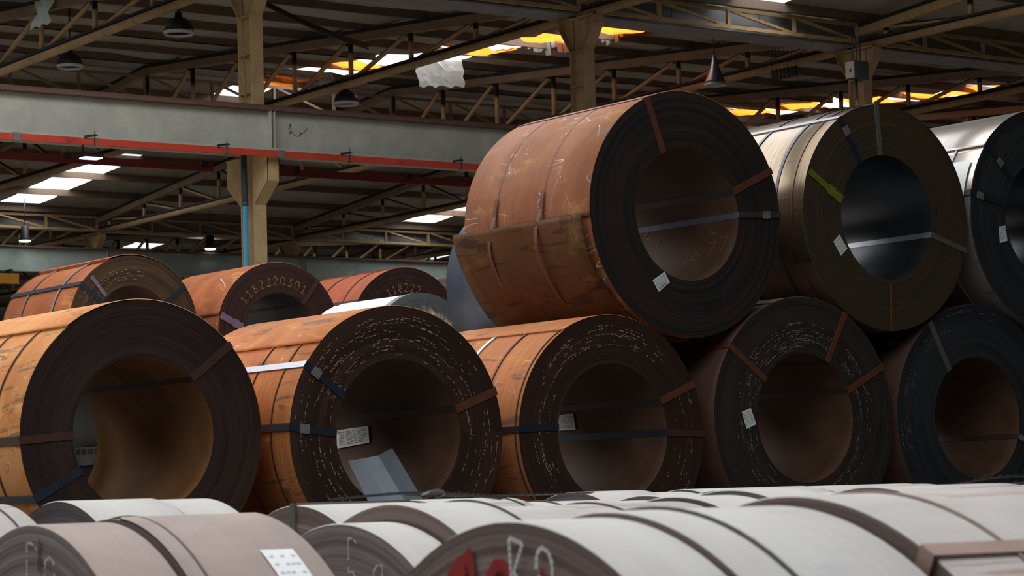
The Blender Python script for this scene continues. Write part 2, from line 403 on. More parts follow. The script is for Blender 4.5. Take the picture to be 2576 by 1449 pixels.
# plastic sheet snagged on the first truss
b = MB(); random.seed(9); nx, nz = 6, 9
g = [[(17.42+.035*math.sin(i*1.7+k*.8), 36.15+.55*i/nx+.12*(k/nz)*(i/nx)-.05*math.sin(k*.6)+random.uniform(-.01, .01), 9.70-.40*k/nz-(.06*abs(math.sin(i*1.3)) if k == nz else 0)) for k in range(nz+1)] for i in range(nx+1)]
for i in range(nx):
    for k in range(nz): b.quad([g[i][k], g[i][k+1], g[i+1][k+1], g[i+1][k]], sm=True)
tag(b.obj('plastic_sheet', plain('pale_plastic', (.60, .68, .66), .35, 0, .15, 12)), 'crumpled pale plastic sheet snagged on the roof truss at upper left', 'plastic sheet')
# valley gutters with seamed side plates
for Y in (VA, VB, VC):
    z = zt(Y)
    for k in range(48):
        x = -20+k*1.9
        m_ = MB().box(x+.006, x+1.894, Y+.05, Y+.07, z-.22+.0*k, z+.30)
        if k == 0: pass
        m_.obj('gutter_plate', M_gutter, ceil)
    MB().box(-20, 72, Y-.1, Y+.5, z-.25, z-.22).obj('gutter_tray', M_gutter, ceil)

# ------------------------------------------------------------------ trusses
def truss_parts(root, ya, yr, zbA, zbB, yb, chord, web):
    """spans ya..yb with the ridge at yr, in local coordinates (x=0)"""
    MB().bar((0, ya, zt(ya+1e-6)), (0, yr, zt(yr)), .13, .20).obj('top_chord', chord, root)
    MB().bar((0, yr, zt(yr)), (0, yb, zt(yb)), .13, .20).obj('top_chord', chord, root)
    zb = lambda y: zbA+(zbB-zbA)*(y-ya)/(yb-ya)
    MB().tube([(0, ya, zb(ya)), (0, yb, zb(yb))], .078, 12).obj('bottom_chord', web, root)
    MB().bar((0, ya, zb(ya)+.083), (0, yb, zb(yb)+.083), .11, .04).obj('soot_covered_strip', M_soot, root)
    MB().bar((0, ya, zt(ya+1e-6)+.075), (0, yr, zt(yr)+.075), .145, .065).obj('soot_covered_strip', M_soot, root)
    MB().bar((0, yr, zt(yr)+.075), (0, yb, zt(yb)+.075), .145, .065).obj('soot_covered_strip', M_soot, root)
    P = [yr-1.93*k for k in range(7, 0, -1)]+[yr]+[yr+1.93*k for k in range(1, 8)]
    for y in P:
        MB().tube([(0, y, zb(y)), (0, y, zt(y)-.08)], .047, 8).obj('vertical', web, root)
    for k in range(7):
        a, b2 = P[k], P[k+1]
        MB().tube([(0, b2-.16, zb(b2)+.07), (0, a+.14, zt(a)-.1)], .043, 8).obj('diagonal', web, root)
        a, b2 = P[14-k], P[13-k]
        MB().tube([(0, b2+.16, zb(b2)+.07), (0, a-.14, zt(a)-.1)], .043, 8).obj('diagonal', web, root)
def make_trusses(xs, ya, yr, yb, zA, zB, labels, chord, web, group, alt=None):
    first = empty('roof_truss', (xs[0], 0, 0)); truss_parts(first, ya, yr, zA, zB, yb, chord, web)
    for i, x in enumerate(xs):
        o = first if i == 0 else copy_tree(first)
        o.location = (x, 0, 0)
        o['label'] = labels[i]; o['category'] = 'roof truss'; o['group'] = group
make_trusses([11.6, 17.6, 23.6, 29.6, 35.6, 41.6, 47.6], VA+.1, RB, VB-.1, 8.90, 8.64,
    ['tan steel roof truss nearest the left edge above the grey girder', 'tan pipe roof truss running down left from the first column head', 'brown roof truss crossing in front of the torn white rooflight',
     'dark roof truss passing behind the second column', 'dark roof truss in front of the orange rooflight behind the yellow striped coil', 'brown roof truss behind the right hand column', 'farthest dark roof truss at the right edge'],
    M_brown, M_tan, 'pitched trusses of the middle bay')
make_trusses([17.6, 23.6, 29.6, 35.6], V0+.2, RA, VA-.1, 8.9, 8.9,
    ['near bay tan roof truss over the first column', 'near bay roof truss rising right from the second column head', 'near bay tan pipe roof truss rising right from the third column with the panel box', 'near bay roof truss beyond the right edge'],
    M_tan, M_tan, 'pitched trusses of the near bay')
make_trusses([29.6, 35.6, 41.6, 47.6, 53.6, 59.6], VB+.1, RC, VC-.1, 8.6, 8.6,
    ['far bay truss glimpsed left of the first column over the far girder', 'far bay truss glimpsed just left of the blue pipe', 'far bay truss glimpsed just right of the first column', 'far bay truss beside the bright far rooflight', 'far bay truss near the dark blue coil', 'farthest truss of the far bay'],
    M_brown, M_tan, 'pitched trusses of the far bay')
def lattice(name, x0, x1, Y, zT, zB, n, label, group, mat, flip=False, r=.032):
    root = empty(name, (x0, Y, 0)); L = x1-x0
    MB().bar((0, 0, zT), (L, 0, zT), .05, .06).obj('top_chord', mat, root)
    MB().bar((0, 0, zB), (L, 0, zB), .05, .06).obj('bottom_chord', mat, root)
    for k in range(n+1): MB().bar((L*k/n, 0, zB), (L*k/n, 0, zT), .055, .055, (0, 1, 0)).obj('vertical', mat, root)
    for k in range(n): MB().bar((L*k/n+.08, 0, zT-.02), (L*(k+1)/n-.05, 0, zB+.02), .045, .045, (0, 1, 0)).obj('diagonal', mat, root)
    tag(root, label, 'lattice girder', group)
names_ = ['between the left edge and the first column', 'between first and second columns, behind the hanging lamps', 'between second and third columns, lit by the rooflight', 'right of the third column', 'beyond the right edge columns']
for k, x in enumerate((11.6, 17.6, 23.6, 29.6, 35.6)):
    lattice('valley_lattice_girder', x+.08, x+5.92, 30.12, 9.26, 8.97, 4, 'slim tan lattice under the near gutter '+names_[k], 'lattice girders under the near valley', M_tan)
names_ = ['at the left edge', 'left of the first column', 'right of the first column', 'over the two numbered coils', 'beside the dark blue coil', 'beyond the stacked coils']
for k, x in enumerate((23.6, 29.6, 35.6, 41.6, 47.6, 53.6)):
    lattice('valley_lattice_girder', x+.08, x+5.92, 58.7, 9.0, 8.66, 4, 'small tan lattice girder under the far valley gutter '+names_[k], 'lattice girders under the far valley', M_tan)
names_ = ['at the left edge', 'left of the first column', 'behind the first column', 'between first and second columns', 'left of the second column', 'behind the big brown coil', 'at the right edge']
for k, x in enumerate((11.6, 17.6, 23.6, 29.6, 35.6, 41.6)):
    lattice('ridge_lattice_girder', x+.04, x+5.96, RB, 10.14, 9.62, 4, 'dark lattice brace under the roof ridge '+names_[k], 'lattice braces under the ridge', M_brown)

# ------------------------------------------------------------------ columns
def column(x, Y, zb, z0, z1, label, group, corbel=True, cz=(5.62, 5.92, 6.30), fcz=None, wire=False):
    """H column: flanges face -Y and +Y, flared head"""
    root = empty('steel_column', (x, Y, zb)); W, D = .20, .37; h = z0-zb
    sh = MB(); sh.box(-W/2, W/2, 0, .02, 0, h); sh.obj('front_flange', M_col, root)
    sh = MB(); sh.box(-W/2, W/2, D-.02, D, 0, h); sh.obj('rear_flange', M_col, root)
    MB().box(-.008, .008, .02, D-.02, 0, z1-zb).obj('web', M_col, root)
    # flared head: flanges kink outwards
    ht = z1-zb; mid = h+(ht-h)*.72
    for sgn, y0_ in ((-1, 0), (1, D)):
        b = MB(); ya, yb2 = y0_, y0_+sgn*.27
        for (pa, pb, qa, qb) in ((ya, h, yb2, mid), (yb2, mid, yb2, ht)):
            t = .02*(-sgn)
            P = [(-W/2, pa, pb), (W/2, pa, pb), (W/2, qa, qb), (-W/2, qa, qb)]; Q = [(x_, y_+t, z_) for x_, y_, z_ in P]
            n = len(b.v); b.v += P+Q
            for f_ in ((0, 1, 2, 3), (7, 6, 5, 4), (0, 4, 5, 1), (1, 5, 6, 2), (2, 6, 7, 3), (3, 7, 4, 0)): b.f.append(tuple(n+i for i in f_)); b.uv.append([(0, 0)]*4); b.sm.append(False)
        b.obj('flared_head_flange', M_col, root)
        b = MB(); P = [(y0_, h), (yb2, mid), (yb2, ht), (y0_, ht)]
        if sgn > 0: P = P[::-1]
        b.quad([(-.008, y_, z_) for y_, z_ in P]); b.quad([(.008, y_, z_) for y_, z_ in P[::-1]]); b.obj('head_web', M_col, root)
    MB().box(-W/2, W/2, -.27, D+.27, ht-.02, ht).obj('cap_plate', M_col, root)
    z = zb+h
    zs = [z0, z0-.55, z0-1.1]
    for zz in zs: MB().box(-W/2+.002, W/2-.002, .02, D-.02, zz-zb-.012, zz-zb).obj('stiffener', M_col, root)
    if corbel:
        a, m, t = cz[0]-zb, cz[1]-zb, cz[2]-zb
        for sgn, y0_ in ((-1, 0), (1, D)):
            yo = y0_+sgn*.38; b = MB()
            for xs_ in (-W/2, W/2-.012):
                P = [(y0_, a), (yo, m), (yo, t), (y0_, t)]
                A = [(xs_, y_, z_) for y_, z_ in P]; B = [(xs_+.012, y_, z_) for y_, z_ in P]; n = len(b.v); b.v += A+B
                for f_ in ((0, 1, 2, 3), (7, 6, 5, 4), (0, 4, 5, 1), (1, 5, 6, 2), (2, 6, 7, 3), (3, 7, 4, 0)): b.f.append(tuple(n+i for i in f_)); b.uv.append([(0, 0)]*4); b.sm.append(False)
            b.obj('corbel_side', M_col, root)
            b = MB(); b.quad([(-W/2, y0_, a), (W/2, y0_, a), (W/2, yo, m), (-W/2, yo, m)]); b.quad([(-W/2, yo, m), (W/2, yo, m), (W/2, yo, t), (-W/2, yo, t)])
            b.obj('corbel_plate', M_col, root)
            MB().box(-W/2-.02, W/2+.02, min(y0_, yo), max(y0_, yo), t, t+.015).obj('corbel_cap', M_col, root)
    tag(root, label, 'column', group)
    return root
for x, lb in ((11.63, 'tan steel column just outside the left edge'), (17.63, 'tan steel column left of centre with a flared head and the blue pipe'), (23.6, 'brownish tan steel column rising behind the big rust coil'), (29.6, 'tan steel column with the grey switch box, behind the yellow marked coil'), (35.6, 'tan steel column beyond the right edge')):
    column(x, 30.0, ZF, 8.33, 8.86, lb, 'columns of the near row')
for x, lb in ((23.6, 'far column beyond the left edge'), (29.6, 'small far column head over the far girder, left of the first column'), (35.6, 'dark far column head just right of the first column'), (41.6, 'far column head left of the dark blue coil'), (47.6, 'far column hidden behind the big coils'), (53.6, 'farthest column at right')):
    column(x, 58.8, ZF, 8.12, 8.6, lb, 'columns of the far row', corbel=False)

# ------------------------------------------------------------------ crane girders
def girder(x0, x1, Y, zb, zt_, mw, label, group, rail=True):
    root = empty('crane_girder', (x0, Y, zb)); L = x1-x0; H = zt_-zb
    MB().box(0, L, -.008, .008, .025, H-.04).obj('web', mw, root)
    MB().box(0, L, -.15, .15, H-.045, H).obj('top_flange', M_flange, root)
    MB().box(0, L, -.14, .14, 0, .03).obj('bottom_flange', mw, root)
    for xx in (.02, L-.03): MB().box(xx, xx+.012, -.13, -.008, .03, H-.045).obj('end_stiffener', mw, root)
    if rail: MB().box(0, L, -.03, .03, H, H+.045).obj('crane_rail', M_flange, root)
    tag(root, label, 'girder', group)
gl = ['at the left edge', 'ending at the first column', 'right of the first column', 'behind the big coils', 'at the right behind the coils']
for k, x in enumerate((5.6, 11.6, 17.6, 23.6, 29.6)):
    girder(x+.005, x+5.995, 29.68, 6.33, 6.94, M_girder, 'deep grey green plate crane girder '+gl[k], 'near crane girders')
    girder(x+.005, x+5.995, 30.72, 6.42, 6.98, M_girder, 'rear crane girder of the near column row '+gl[k], 'rear crane girders of the near row', rail=False)
gl = ['at the left edge', 'between left edge and first column', 'between the first column and the dark blue coil', 'behind the large coils', 'far right behind the coils', 'beyond everything at right']
for k, x in enumerate((17.6, 23.6, 29.6, 35.6, 41.6, 47.6)):
    girder(x+.005, x+5.995, 58.3, 7.47, 8.13, M_girder2, 'blue grey far crane girder '+gl[k], 'far crane girders', rail=False)
_mb = MB()
for _p in ([(17.916, 6.66), (17.95, 6.747), (17.955, 6.65), (17.93, 6.61)], [(17.93, 6.60), (17.98, 6.636), (18.0, 6.60), (18.076, 6.568), (18.13, 6.617), (18.10, 6.64)], [(18.09, 6.60), (18.16, 6.63), (18.23, 6.697)]):
    for (xa, za), (xb, zb_) in zip(_p, _p[1:]): _mb.bar((xa, 29.668, za), (xb, 29.668, zb_), .004, .008, (0, 1, 0))
_o = _mb.obj('black_scribble', M_blk); _g = [q for q in C.objects if q.name.startswith('crane_girder') and abs(q.location.x-17.605) < .01 and abs(q.location.y-29.68) < .01][0]
_o.parent = _g; _o.location = (-_g.location.x, -_g.location.y, -_g.location.z)
# conductor bars
rb = empty('conductor_bar', (0, 29.49, 6.275))
for a, b_ in ((6, 13.69), (13.69, 17.675), (17.675, 20.738), (20.738, 30)): MB().box(a, b_, -.025, .025, -.045, .045).obj('red_cover', M_red, rb)
for x in (13.69, 14.82, 16.82, 17.675, 18.81, 20.74):
    w_ = .05 if x in (13.69, 17.675) else .02
    MB().box(x-w_, x+w_, -.032, .03, -.055, .055).obj('clamp', M_clamp, rb)
for x in (14.82, 16.82, 18.81, 20.74):
    m_ = MB(); m_.bar((x-.02, -.04, -.06), (x-.02, -.04, .14), .008, .008, (0, 1, 0)); m_.bar((x-.17, -.045, .055), (x+.0, -.045, .085), .02, .03); m_.bar((x-.05, -.045, .075), (x+.03, -.045, .08), .008, .008); m_.obj('bracket_arm', M_blk, rb)
tag(rb, 'bright red conductor bar clipped along the foot of the near girder', 'conductor bar')
rb = empty('conductor_bar', (0, 31.1, 6.27))
for a, b_ in ((6, 17.5), (17.8, 26)): MB().box(a, b_, -.02, .02, -.055, .055).obj('dark_cover', M_dred, rb)
for x in (15.2, 17.35, 18.9, 20.9, 22.3): MB().box(x-.05, x+.05, -.035, .035, .0, .09).obj('clamp', M_blk, rb)
tag(rb, 'dark maroon conductor bar behind the near column row, under the grey girder', 'conductor bar')
yb_ = empty('yellow_beam', (21.7, 57.9, 7.12)); MB().box(0, 5.2, -.03, .03, .0, .25).obj('web', M_yel, yb_); MB().box(0, 5.2, -.1, .1, -.02, 0).obj('flange', M_yel, yb_)
for x in (1, 3, 5): MB().box(x-.04, x+.04, -.03, .25, .25, .36).obj('hanger', M_blk, yb_)
tag(yb_, 'yellow beam slung under the far girder at the left edge', 'beam')

# ------------------------------------------------------------------ services on columns
o = empty('downpipe', (17.455, 30.12, ZF)); MB().tube([(0, 0, 0), (.0, 0, 4.50)], .034, 12).obj('blue_section', M_blue, o); MB().tube([(0, 0, 4.50), (-.01, .0, 5.2)], .042, 12).obj('grey_section', M_bluegrey, o)
MB().tube([(0, 0, 4.47), (0, 0, 4.53)], .046, 12).obj('socket', M_bluegrey, o); tag(o, 'bright blue pipe with a dark upper length on the first column', 'pipe')
o = empty('switch_box', (28.98, 29.6, 8.2)); MB().box(-.16, .16, -.10, .12, 0, .30).obj('case', plain('grey_box', (.06, .075, .075), .4, .2, .2, 8), o)
MB().box(-.175, -.16, -.09, .11, .01, .29).obj('door', plain('beige_door', (.42, .35, .28), .5, 0, .15, 8), o); MB().box(-.185, -.175, -.03, .0, .11, .17).obj('latch', M_blk, o)
m_ = MB()
for k in (-.08, 0, .08): m_.tube([(k, 0, .30), (k, .02, .75)], .012, 6)
m_.obj('conduit', M_bluegrey, o); MB().tube([(-.02, .02, 0), (-.02, .02, -1.2)], .022, 8).obj('lower_conduit', M_brown, o)
tag(o, 'grey switch box with a beige door beside the third column head', 'electrical box')
def cable(pts, r, label, mat=M_brown, name='hanging_cable'):
    P = []
    for (a, b_) in zip(pts, pts[1:]):
        a, b_ = Vector(a), Vector(b_)
        for k in range(8): t = k/8; p = a.lerp(b_, t); p.z -= .06*math.sin(PI*t); P.append(p)
    P.append(Vector(pts[-1])); tag(MB().tube(P, r, 5).obj(name, mat), label, 'cable')
cable([(17.36, 30.0, 8.9), (17.40, 30.0, 8.1), (17.45, 30.05, 7.4), (17.46, 30.05, 7.0)], .012, 'thin brown cable hanging down the left side of the first column')
for k in range(3):
    cable([(16.9, 31.0+.08*k, 8.98), (19.5, 33, 9.2+.03*k), (23.4, 36, 9.3+.04*k)], .018, ['upper dark cable running under the near roof right of the first column', 'middle dark cable running under the near roof right of the first column', 'lower dark cable running under the near roof right of the first column'][k], M_blk, 'roof_cable')
random.seed(4)
cl = MB()
for k in range(10):
    c0 = Vector((16.75+.05*k, 31.2, 8.86)); cl.tube([c0+Vector((.04*math.cos(t*PI/4), 0, .05*math.sin(t*PI/4))) for t in range(9)], .008, 5, False)
tag(cl.obj('cable_coil', M_blk), 'bundle of looped black cable hung at the first column head', 'cable')
cl = MB()
for k in range(7):
    cl.tube([(28.25+.09*k, 30.9, 8.5+.02*k), (28.26+.09*k, 30.9, 8.32+.02*k)], .03, 6); cl.tube([(28.25+.09*k, 30.9, 8.5), (28.25+.09*k, 30.9, 9.40)], .004, 5)
tag(cl.obj('cable_trolley', M_blk), 'row of black festoon cable loops left of the switch box', 'cable')

# ------------------------------------------------------------------ lamps
def lamp(kind, loc, s, label, lit=False, top=None):
    o = empty('high_bay_lamp', loc)
    if kind == 'dome':
        MB().lathe([(.03*s, .42*s), (.07*s, .40*s), (.08*s, .30*s), (.16*s, .27*s), (.27*s, .16*s), (.32*s, 0), (.31*s, 0), (.26*s, .15*s), (.15*s, .25*s), (.02*s, .27*s)], 28).obj('shade', M_blk, o)
        MB().lathe([(.325*s, 0), (.325*s, -.02*s), (.30*s, -.075*s), (.29*s, -.02*s)], 28).obj('reflector_rim', M_lampglass, o)
    elif kind == 'cone':
        MB().lathe([(.01, .62*s), (.035*s, .58*s), (.10*s, .33*s), (.21*s, .05*s), (.22*s, 0), (.20*s, .02*s), (.09*s, .3*s)], 28).obj('shade', M_lamptin, o)
        MB().lathe([(.22*s, 0), (.235*s, -.04*s), (.20*s, -.05*s), (.19*s, .02*s)], 28).obj('reflector_rim', M_lampglass, o)
    else:
        MB().lathe([(.04*s, .42*s), (.11*s, .40*s), (.12*s, .12*s), (.17*s, .05*s), (.17*s, 0), (.16*s, .03*s)], 24).obj('shade', M_blk, o)
        MB().lathe([(.165*s, .01), (.15*s, -.03*s), (.0001, -.035*s)], 24).obj('lens', M_lampglow, o)
    MB().tube([(0, 0, .4*s), (0, 0, (top-loc[2]) if top else .9)], .012, 6).obj('hanger', M_blk, o)
    tag(o, label, 'lamp')
lamp('dome', (17.75, 32.5, 8.52), .72, 'black dome lamp hanging under the truss at upper left', top=8.88)
lamp('dome', (18.85, 38.4, 9.02), .72, 'dome lamp half hidden behind the thick tan pipe at upper left', top=zt(38.4)+.26)
lamp('dome', (23.75, 37.3, 8.56), .72, 'black dome lamp above the grey girder, right of the first column', top=8.9)
lamp('cone', (28.35, 32.5, 8.52), .85, 'grey ribbed cone lamp hanging between the second and third columns', top=zt(32.5)+.26)
lamp('lit', (27.0, 57.7, 8.2), .9, 'small lit black lamp over the far girder at the left edge', top=9.27)
lamp('lit', (32.6, 58.15, 8.23), .9, 'small lit black lamp just left of the blue pipe', top=9.27)
o = empty('floodlight', (14.89, 29.75, 6.10)); MB().box(-.14, .14, -.1, .1, .0, .05).obj('housing', M_blk, o); MB().box(-.125, .125, -.09, .09, -.012, 0).obj('lens', M_lampglow, o)
MB().bar((-.12, 0, .04), (-.12, 0, .222), .02, .02, (0, 1, 0)).obj('bracket', M_blk, o); tag(o, 'lit square floodlight under the grey girder at the left', 'lamp')

# ------------------------------------------------------------------ stroke lettering
GL = {'0': [[(0, .5), (.1, .9), (.5, 1), (.9, .9), (1, .5), (.9, .1), (.5, 0), (.1, .1), (0, .5)]], '1': [[(.15, .75), (.55, 1), (.55, 0)], [(.2, 0), (.9, 0)]],
      '2': [[(.05, .75), (.3, 1), (.75, 1), (.95, .75), (.7, .45), (0, 0), (1, 0)]], '3': [[(.0, 1), (.95, .95), (.4, .6), (.9, .4), (.8, .1), (.4, 0), (.05, .12)]],
      '8': [[(.5, .55), (.15, .75), (.3, 1), (.75, .98), (.85, .75), (.5, .55), (.1, .3), (.3, 0), (.8, .02), (.95, .3), (.5, .55)]],
      '6': [[(.9, 1), (.35, .7), (.05, .3), (.3, 0), (.75, .02), (.95, .28), (.6, .5), (.15, .35)]], '7': [[(.1, .95), (1, 1), (.75, .5), (.55, 0)]],
      'C': [[(.9, .95), (.4, 1), (.05, .6), (.1, .15), (.5, 0), (.95, .1)]], 'i': [[(.5, .7), (.4, 0)]],
      '9': [[(.95, .95), (.5, 1), (.08, .8), (.1, .5), (.5, .42), (.9, .6), (.95, .95), (.9, .4), (.5, 0)]],
      'K': [[(0, 1), (.05, 0)], [(.0, 1), (.8, .93), (.08, .52)], [(.2, .5), (.75, .35), (.9, 0)]],
      'E': [[(.75, .88), (.35, 1), (0, 1), (-.02, .1)], [(-.02, .1), (.35, .13), (.7, -.1)]], 'L': [[(.4, 1), (.05, .2), (.9, .3)]]}
def ribbon(mb, pts, nrm, w, dash=None):
    pts = [Vector(p) for p in pts]; fine = []
    for a, b_ in zip(pts, pts[1:]):
        n = max(1, int((b_-a).length/(dash or .02))); fine += [a.lerp(b_, k/n) for k in range(n)]
    fine.append(pts[-1])
    for i, (a, b_) in enumerate(zip(fine, fine[1:])):
        if dash and random.random() < .08: continue
        N = nrm((a+b_)/2) if callable(nrm) else nrm; s = (b_-a).cross(N)
        if s.length < 1e-9: continue
        s = s.normalized()*w/2*(random.uniform(.6, 1.3) if dash else 1); g = (b_-a)*(.08 if dash else 0)
        mb.quad([a+s+g, b_+s-g, b_-s-g, a-s+g])
def text_arc(txt, r, phi0, phi1, h, w, mat, parent, y=-.012, dash=.009, name='chalk_digit', aspect=.6):
    n = len(txt); random.seed(11)
    for i, ch in enumerate(txt):
        mb = MB()
        ph = rad(phi0+(phi1-phi0)*(i+.5)/n)
        cx, cz = r*math.cos(ph), r*math.sin(ph); er = Vector((math.cos(ph), 0, math.sin(ph))); et = Vector((math.sin(ph), 0, -math.cos(ph)))
        for pl in GL[ch]:
            ribbon(mb, [Vector((cx, y, cz))+et*((px-.5)*h*aspect)+er*((pz-.5)*h) for px, pz in pl], Vector((0, -1, 0)), w, dash)
        mb.obj(name, mat, parent)
def text_flat(txt, x, z, h, w, mat, parent, y=-.012, dash=.008, name='chalk_mark', aspect=.8, gap=1.35, slant=0, drops=None):
    mb = MB(); random.seed(12)
    for i, ch in enumerate(txt):
        xo = x+i*h*aspect*gap; zo = z-(drops or 0)*i
        for pl in GL[ch]: ribbon(mb, [(xo+px*h*aspect+pz*slant*h, y, zo+pz*h) for px, pz in pl], Vector((0, -1, 0)), w, dash)
    return mb.obj(name, mat, parent)

# ------------------------------------------------------------------ coils
def coil(loc, R, ri, L, rotz, label, cat, group, m_skin, m_face, m_bore, circ=(), radial=(), tail=100, step=.004, rough_face=.0006, name='steel_coil', seg=160, rimlift=0, seed=0):
    """axis along local +Y, wound face at y=0. circ: (y, material, width); radial: (phi, material, (seal radius), body?, bore?)"""
    root = empty(name, loc, rotz); random.seed(seed+int(R*1000))
    # outer wrap
    b = MB(); N = seg; ys = [.0, .004, L*.25, L*.5, L*.75, L-.004, L]
    def rr(t): return R+step*(((t*180/PI-tail) % 360)/360)
    for i in range(N+1):
        t = rad(tail)+2*PI*i/N; r = R+step*(i/N)-step*.5
        for k, y in enumerate(ys):
            q = r-(.003 if k in (0, len(ys)-1) else 0); b.v.append((q*math.cos(t), y, q*math.sin(t)))
    m = len(ys)
    for i in range(N):
        for k in range(m-1):
            b.f.append((i*m+k, i*m+k+1, (i+1)*m+k+1, (i+1)*m+k)); b.sm.append(True)
            u0_, u1_ = i*2*PI*R/N, (i+1)*2*PI*R/N
            b.uv.append([(u0_, ys[k]), (u0_, ys[k+1]), (u1_, ys[k+1]), (u1_, ys[k])])
    a, z_ = 0, N*m
    for k in range(m-1): b.f.append((a+k, z_+k, z_+k+1, a+k+1)); b.sm.append(False); b.uv.append([(0, ys[k]), (0, ys[k]), (.01, ys[k+1]), (.01, ys[k+1])])
    b.obj('outer_wrap', m_skin, root)
    # wound faces
    for side in (0, 1):
        b = MB(); nr = 26 if side == 0 else 2; rs = [ri+(R-.003-ri)*k/nr for k in range(nr+1)]; n0 = []
        for k, r in enumerate(rs):
            yy = (L if side else 0)+(random.uniform(-rough_face, rough_face) if 0 < k < nr and side == 0 else 0)
            n0.append([len(b.v)+j for j in range(N)])
            for j in range(N): t = 2*PI*j/N; b.v.append((r*math.cos(t), yy, r*math.sin(t)))
        for k in range(nr):
            for j in range(N):
                j2 = (j+1) % N; q = (n0[k][j], n0[k][j2], n0[k+1][j2], n0[k+1][j])
                u0_, u1_ = 2*PI*j/N*.55, 2*PI*(j+1)/N*.55; uv = [(u0_, rs[k]), (u1_, rs[k]), (u1_, rs[k+1]), (u0_, rs[k+1])]
                if side == 0: b.f.append(q); b.uv.append(uv)
                else: b.f.append(q[::-1]); b.uv.append(uv[::-1])
                b.sm.append(False)
        b.obj('wound_face', m_face, root)
    b = MB(); n = []
    for y in (0, .01, L*.5, L-.01, L):
        n.append([len(b.v)+j for j in range(N)])
        for j in range(N): t = 2*PI*j/N; b.v.append((ri*math.cos(t), y, ri*math.sin(t)))
    for k in range(4):
        for j in range(N):
            j2 = (j+1) % N; b.f.append((n[k][j], n[k+1][j], n[k+1][j2], n[k][j2])); b.sm.append(True); b.uv.append([(0, 0)]*4)
    b.obj('bore', m_bore, root)
    for y, mt, wd in circ:
        b = MB(); K = 120
        for j in range(K):
            t0, t1 = 2*PI*j/K, 2*PI*(j+1)/K; r = R+.0035
            P = [(r*math.cos(t), yy, r*math.sin(t)) for t, yy in ((t0, y-wd/2), (t0, y+wd/2), (t1, y+wd/2), (t1, y-wd/2))]; b.quad(P, sm=True)
            for yy, sg in ((y-wd/2, 0), (y+wd/2, 1)):
                q = [(r*math.cos(t0), yy, r*math.sin(t0)), (r*math.cos(t1), yy, r*math.sin(t1)), ((r-.005)*math.cos(t1), yy, (r-.005)*math.sin(t1)), ((r-.005)*math.cos(t0), yy, (r-.005)*math.sin(t0))]
                b.quad(q if sg == 0 else q[::-1], sm=False)
        b.obj('strap', mt, root)
    for rd in radial:
        phi, mt, seal, wd = rd[0], rd[1], rd[2], rd[3]; lean = rd[4] if len(rd) > 4 else 0; bmat = rd[5] if len(rd) > 5 else mt
        eo, ei = rad(phi), rad(phi+lean); Y0 = -.007
        po = Vector((math.cos(eo), 0, math.sin(eo))); pi_ = Vector((math.cos(ei), 0, math.sin(ei)))
        A = po*(R+.005); B = pi_*(ri-.002); d = (B-A).normalized(); s = d.cross(Vector((0, 1, 0)))*(wd/2)
        b = MB(); y = Vector((0, Y0, 0))
        b.quad([A-s+y, A+s+y, B+s+y, B-s+y]); b.quad([A-s+y, B-s+y, B-s, A-s]); b.quad([A+s+y, A+s, B+s, B+s+y])
        b.obj('strap', mt, root)
        b = MB(); yL = Vector((0, L+.005, 0)); b.quad([A+s+y, A-s+y, A-s+yL, A+s+yL]); e = po*.008
        b.quad([A-s+y, A-s-e+y, A-s-e+yL, A-s+yL]); b.quad([A+s+y, A+s+yL, A+s-e+yL, A+s-e+y]); b.obj('strap', bmat, root)
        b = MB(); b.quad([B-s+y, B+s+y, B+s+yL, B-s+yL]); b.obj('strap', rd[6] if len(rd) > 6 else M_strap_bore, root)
        if seal:
            c = A.lerp(B, (R-seal)/(R-ri)); b = MB(); hw = s*1.25; hd = d*.028; yy = Vector((0, Y0-.006, 0)); y0v = Vector((0, Y0, 0))
            P = [c-hw-hd, c+hw-hd, c+hw+hd, c-hw+hd]; b.quad([p+yy for p in P][::1])
            for p, q in zip(P, P[1:]+P[:1]): b.quad([p+yy, q+yy, q+y0v, p+y0v])
            b.obj('strap_seal', M_seal, root)
    tag(root, label, cat, group)
    return root
def face_patch(root, pts, mat, name, y=-.010, n=8, jag=.006, seed=1):
    """flat paint patch on the wound face; pts polar (phi, r) quad"""
    random.seed(seed); b = MB(); (p0, r0_), (p1, r1_) = pts[0], pts[1]; wd = pts[2]
    A = Vector((r0_*math.cos(rad(p0)), y, r0_*math.sin(rad(p0)))); B = Vector((r1_*math.cos(rad(p1)), y, r1_*math.sin(rad(p1))))
    s = (B-A).cross(Vector((0, 1, 0))).normalized()*wd/2; L_ = []
    for k in range(n+1):
        j = random.uniform(.75, 1.1)*(pts[3] if len(pts) > 3 and k > n/2 else 1); L_.append((A.lerp(B, k/n)-s*j, A.lerp(B, k/n)+s*j))
    for a, c in zip(L_, L_[1:]): b.quad([a[0], a[1], c[1], c[0]])
    return b.obj(name, mat, root)
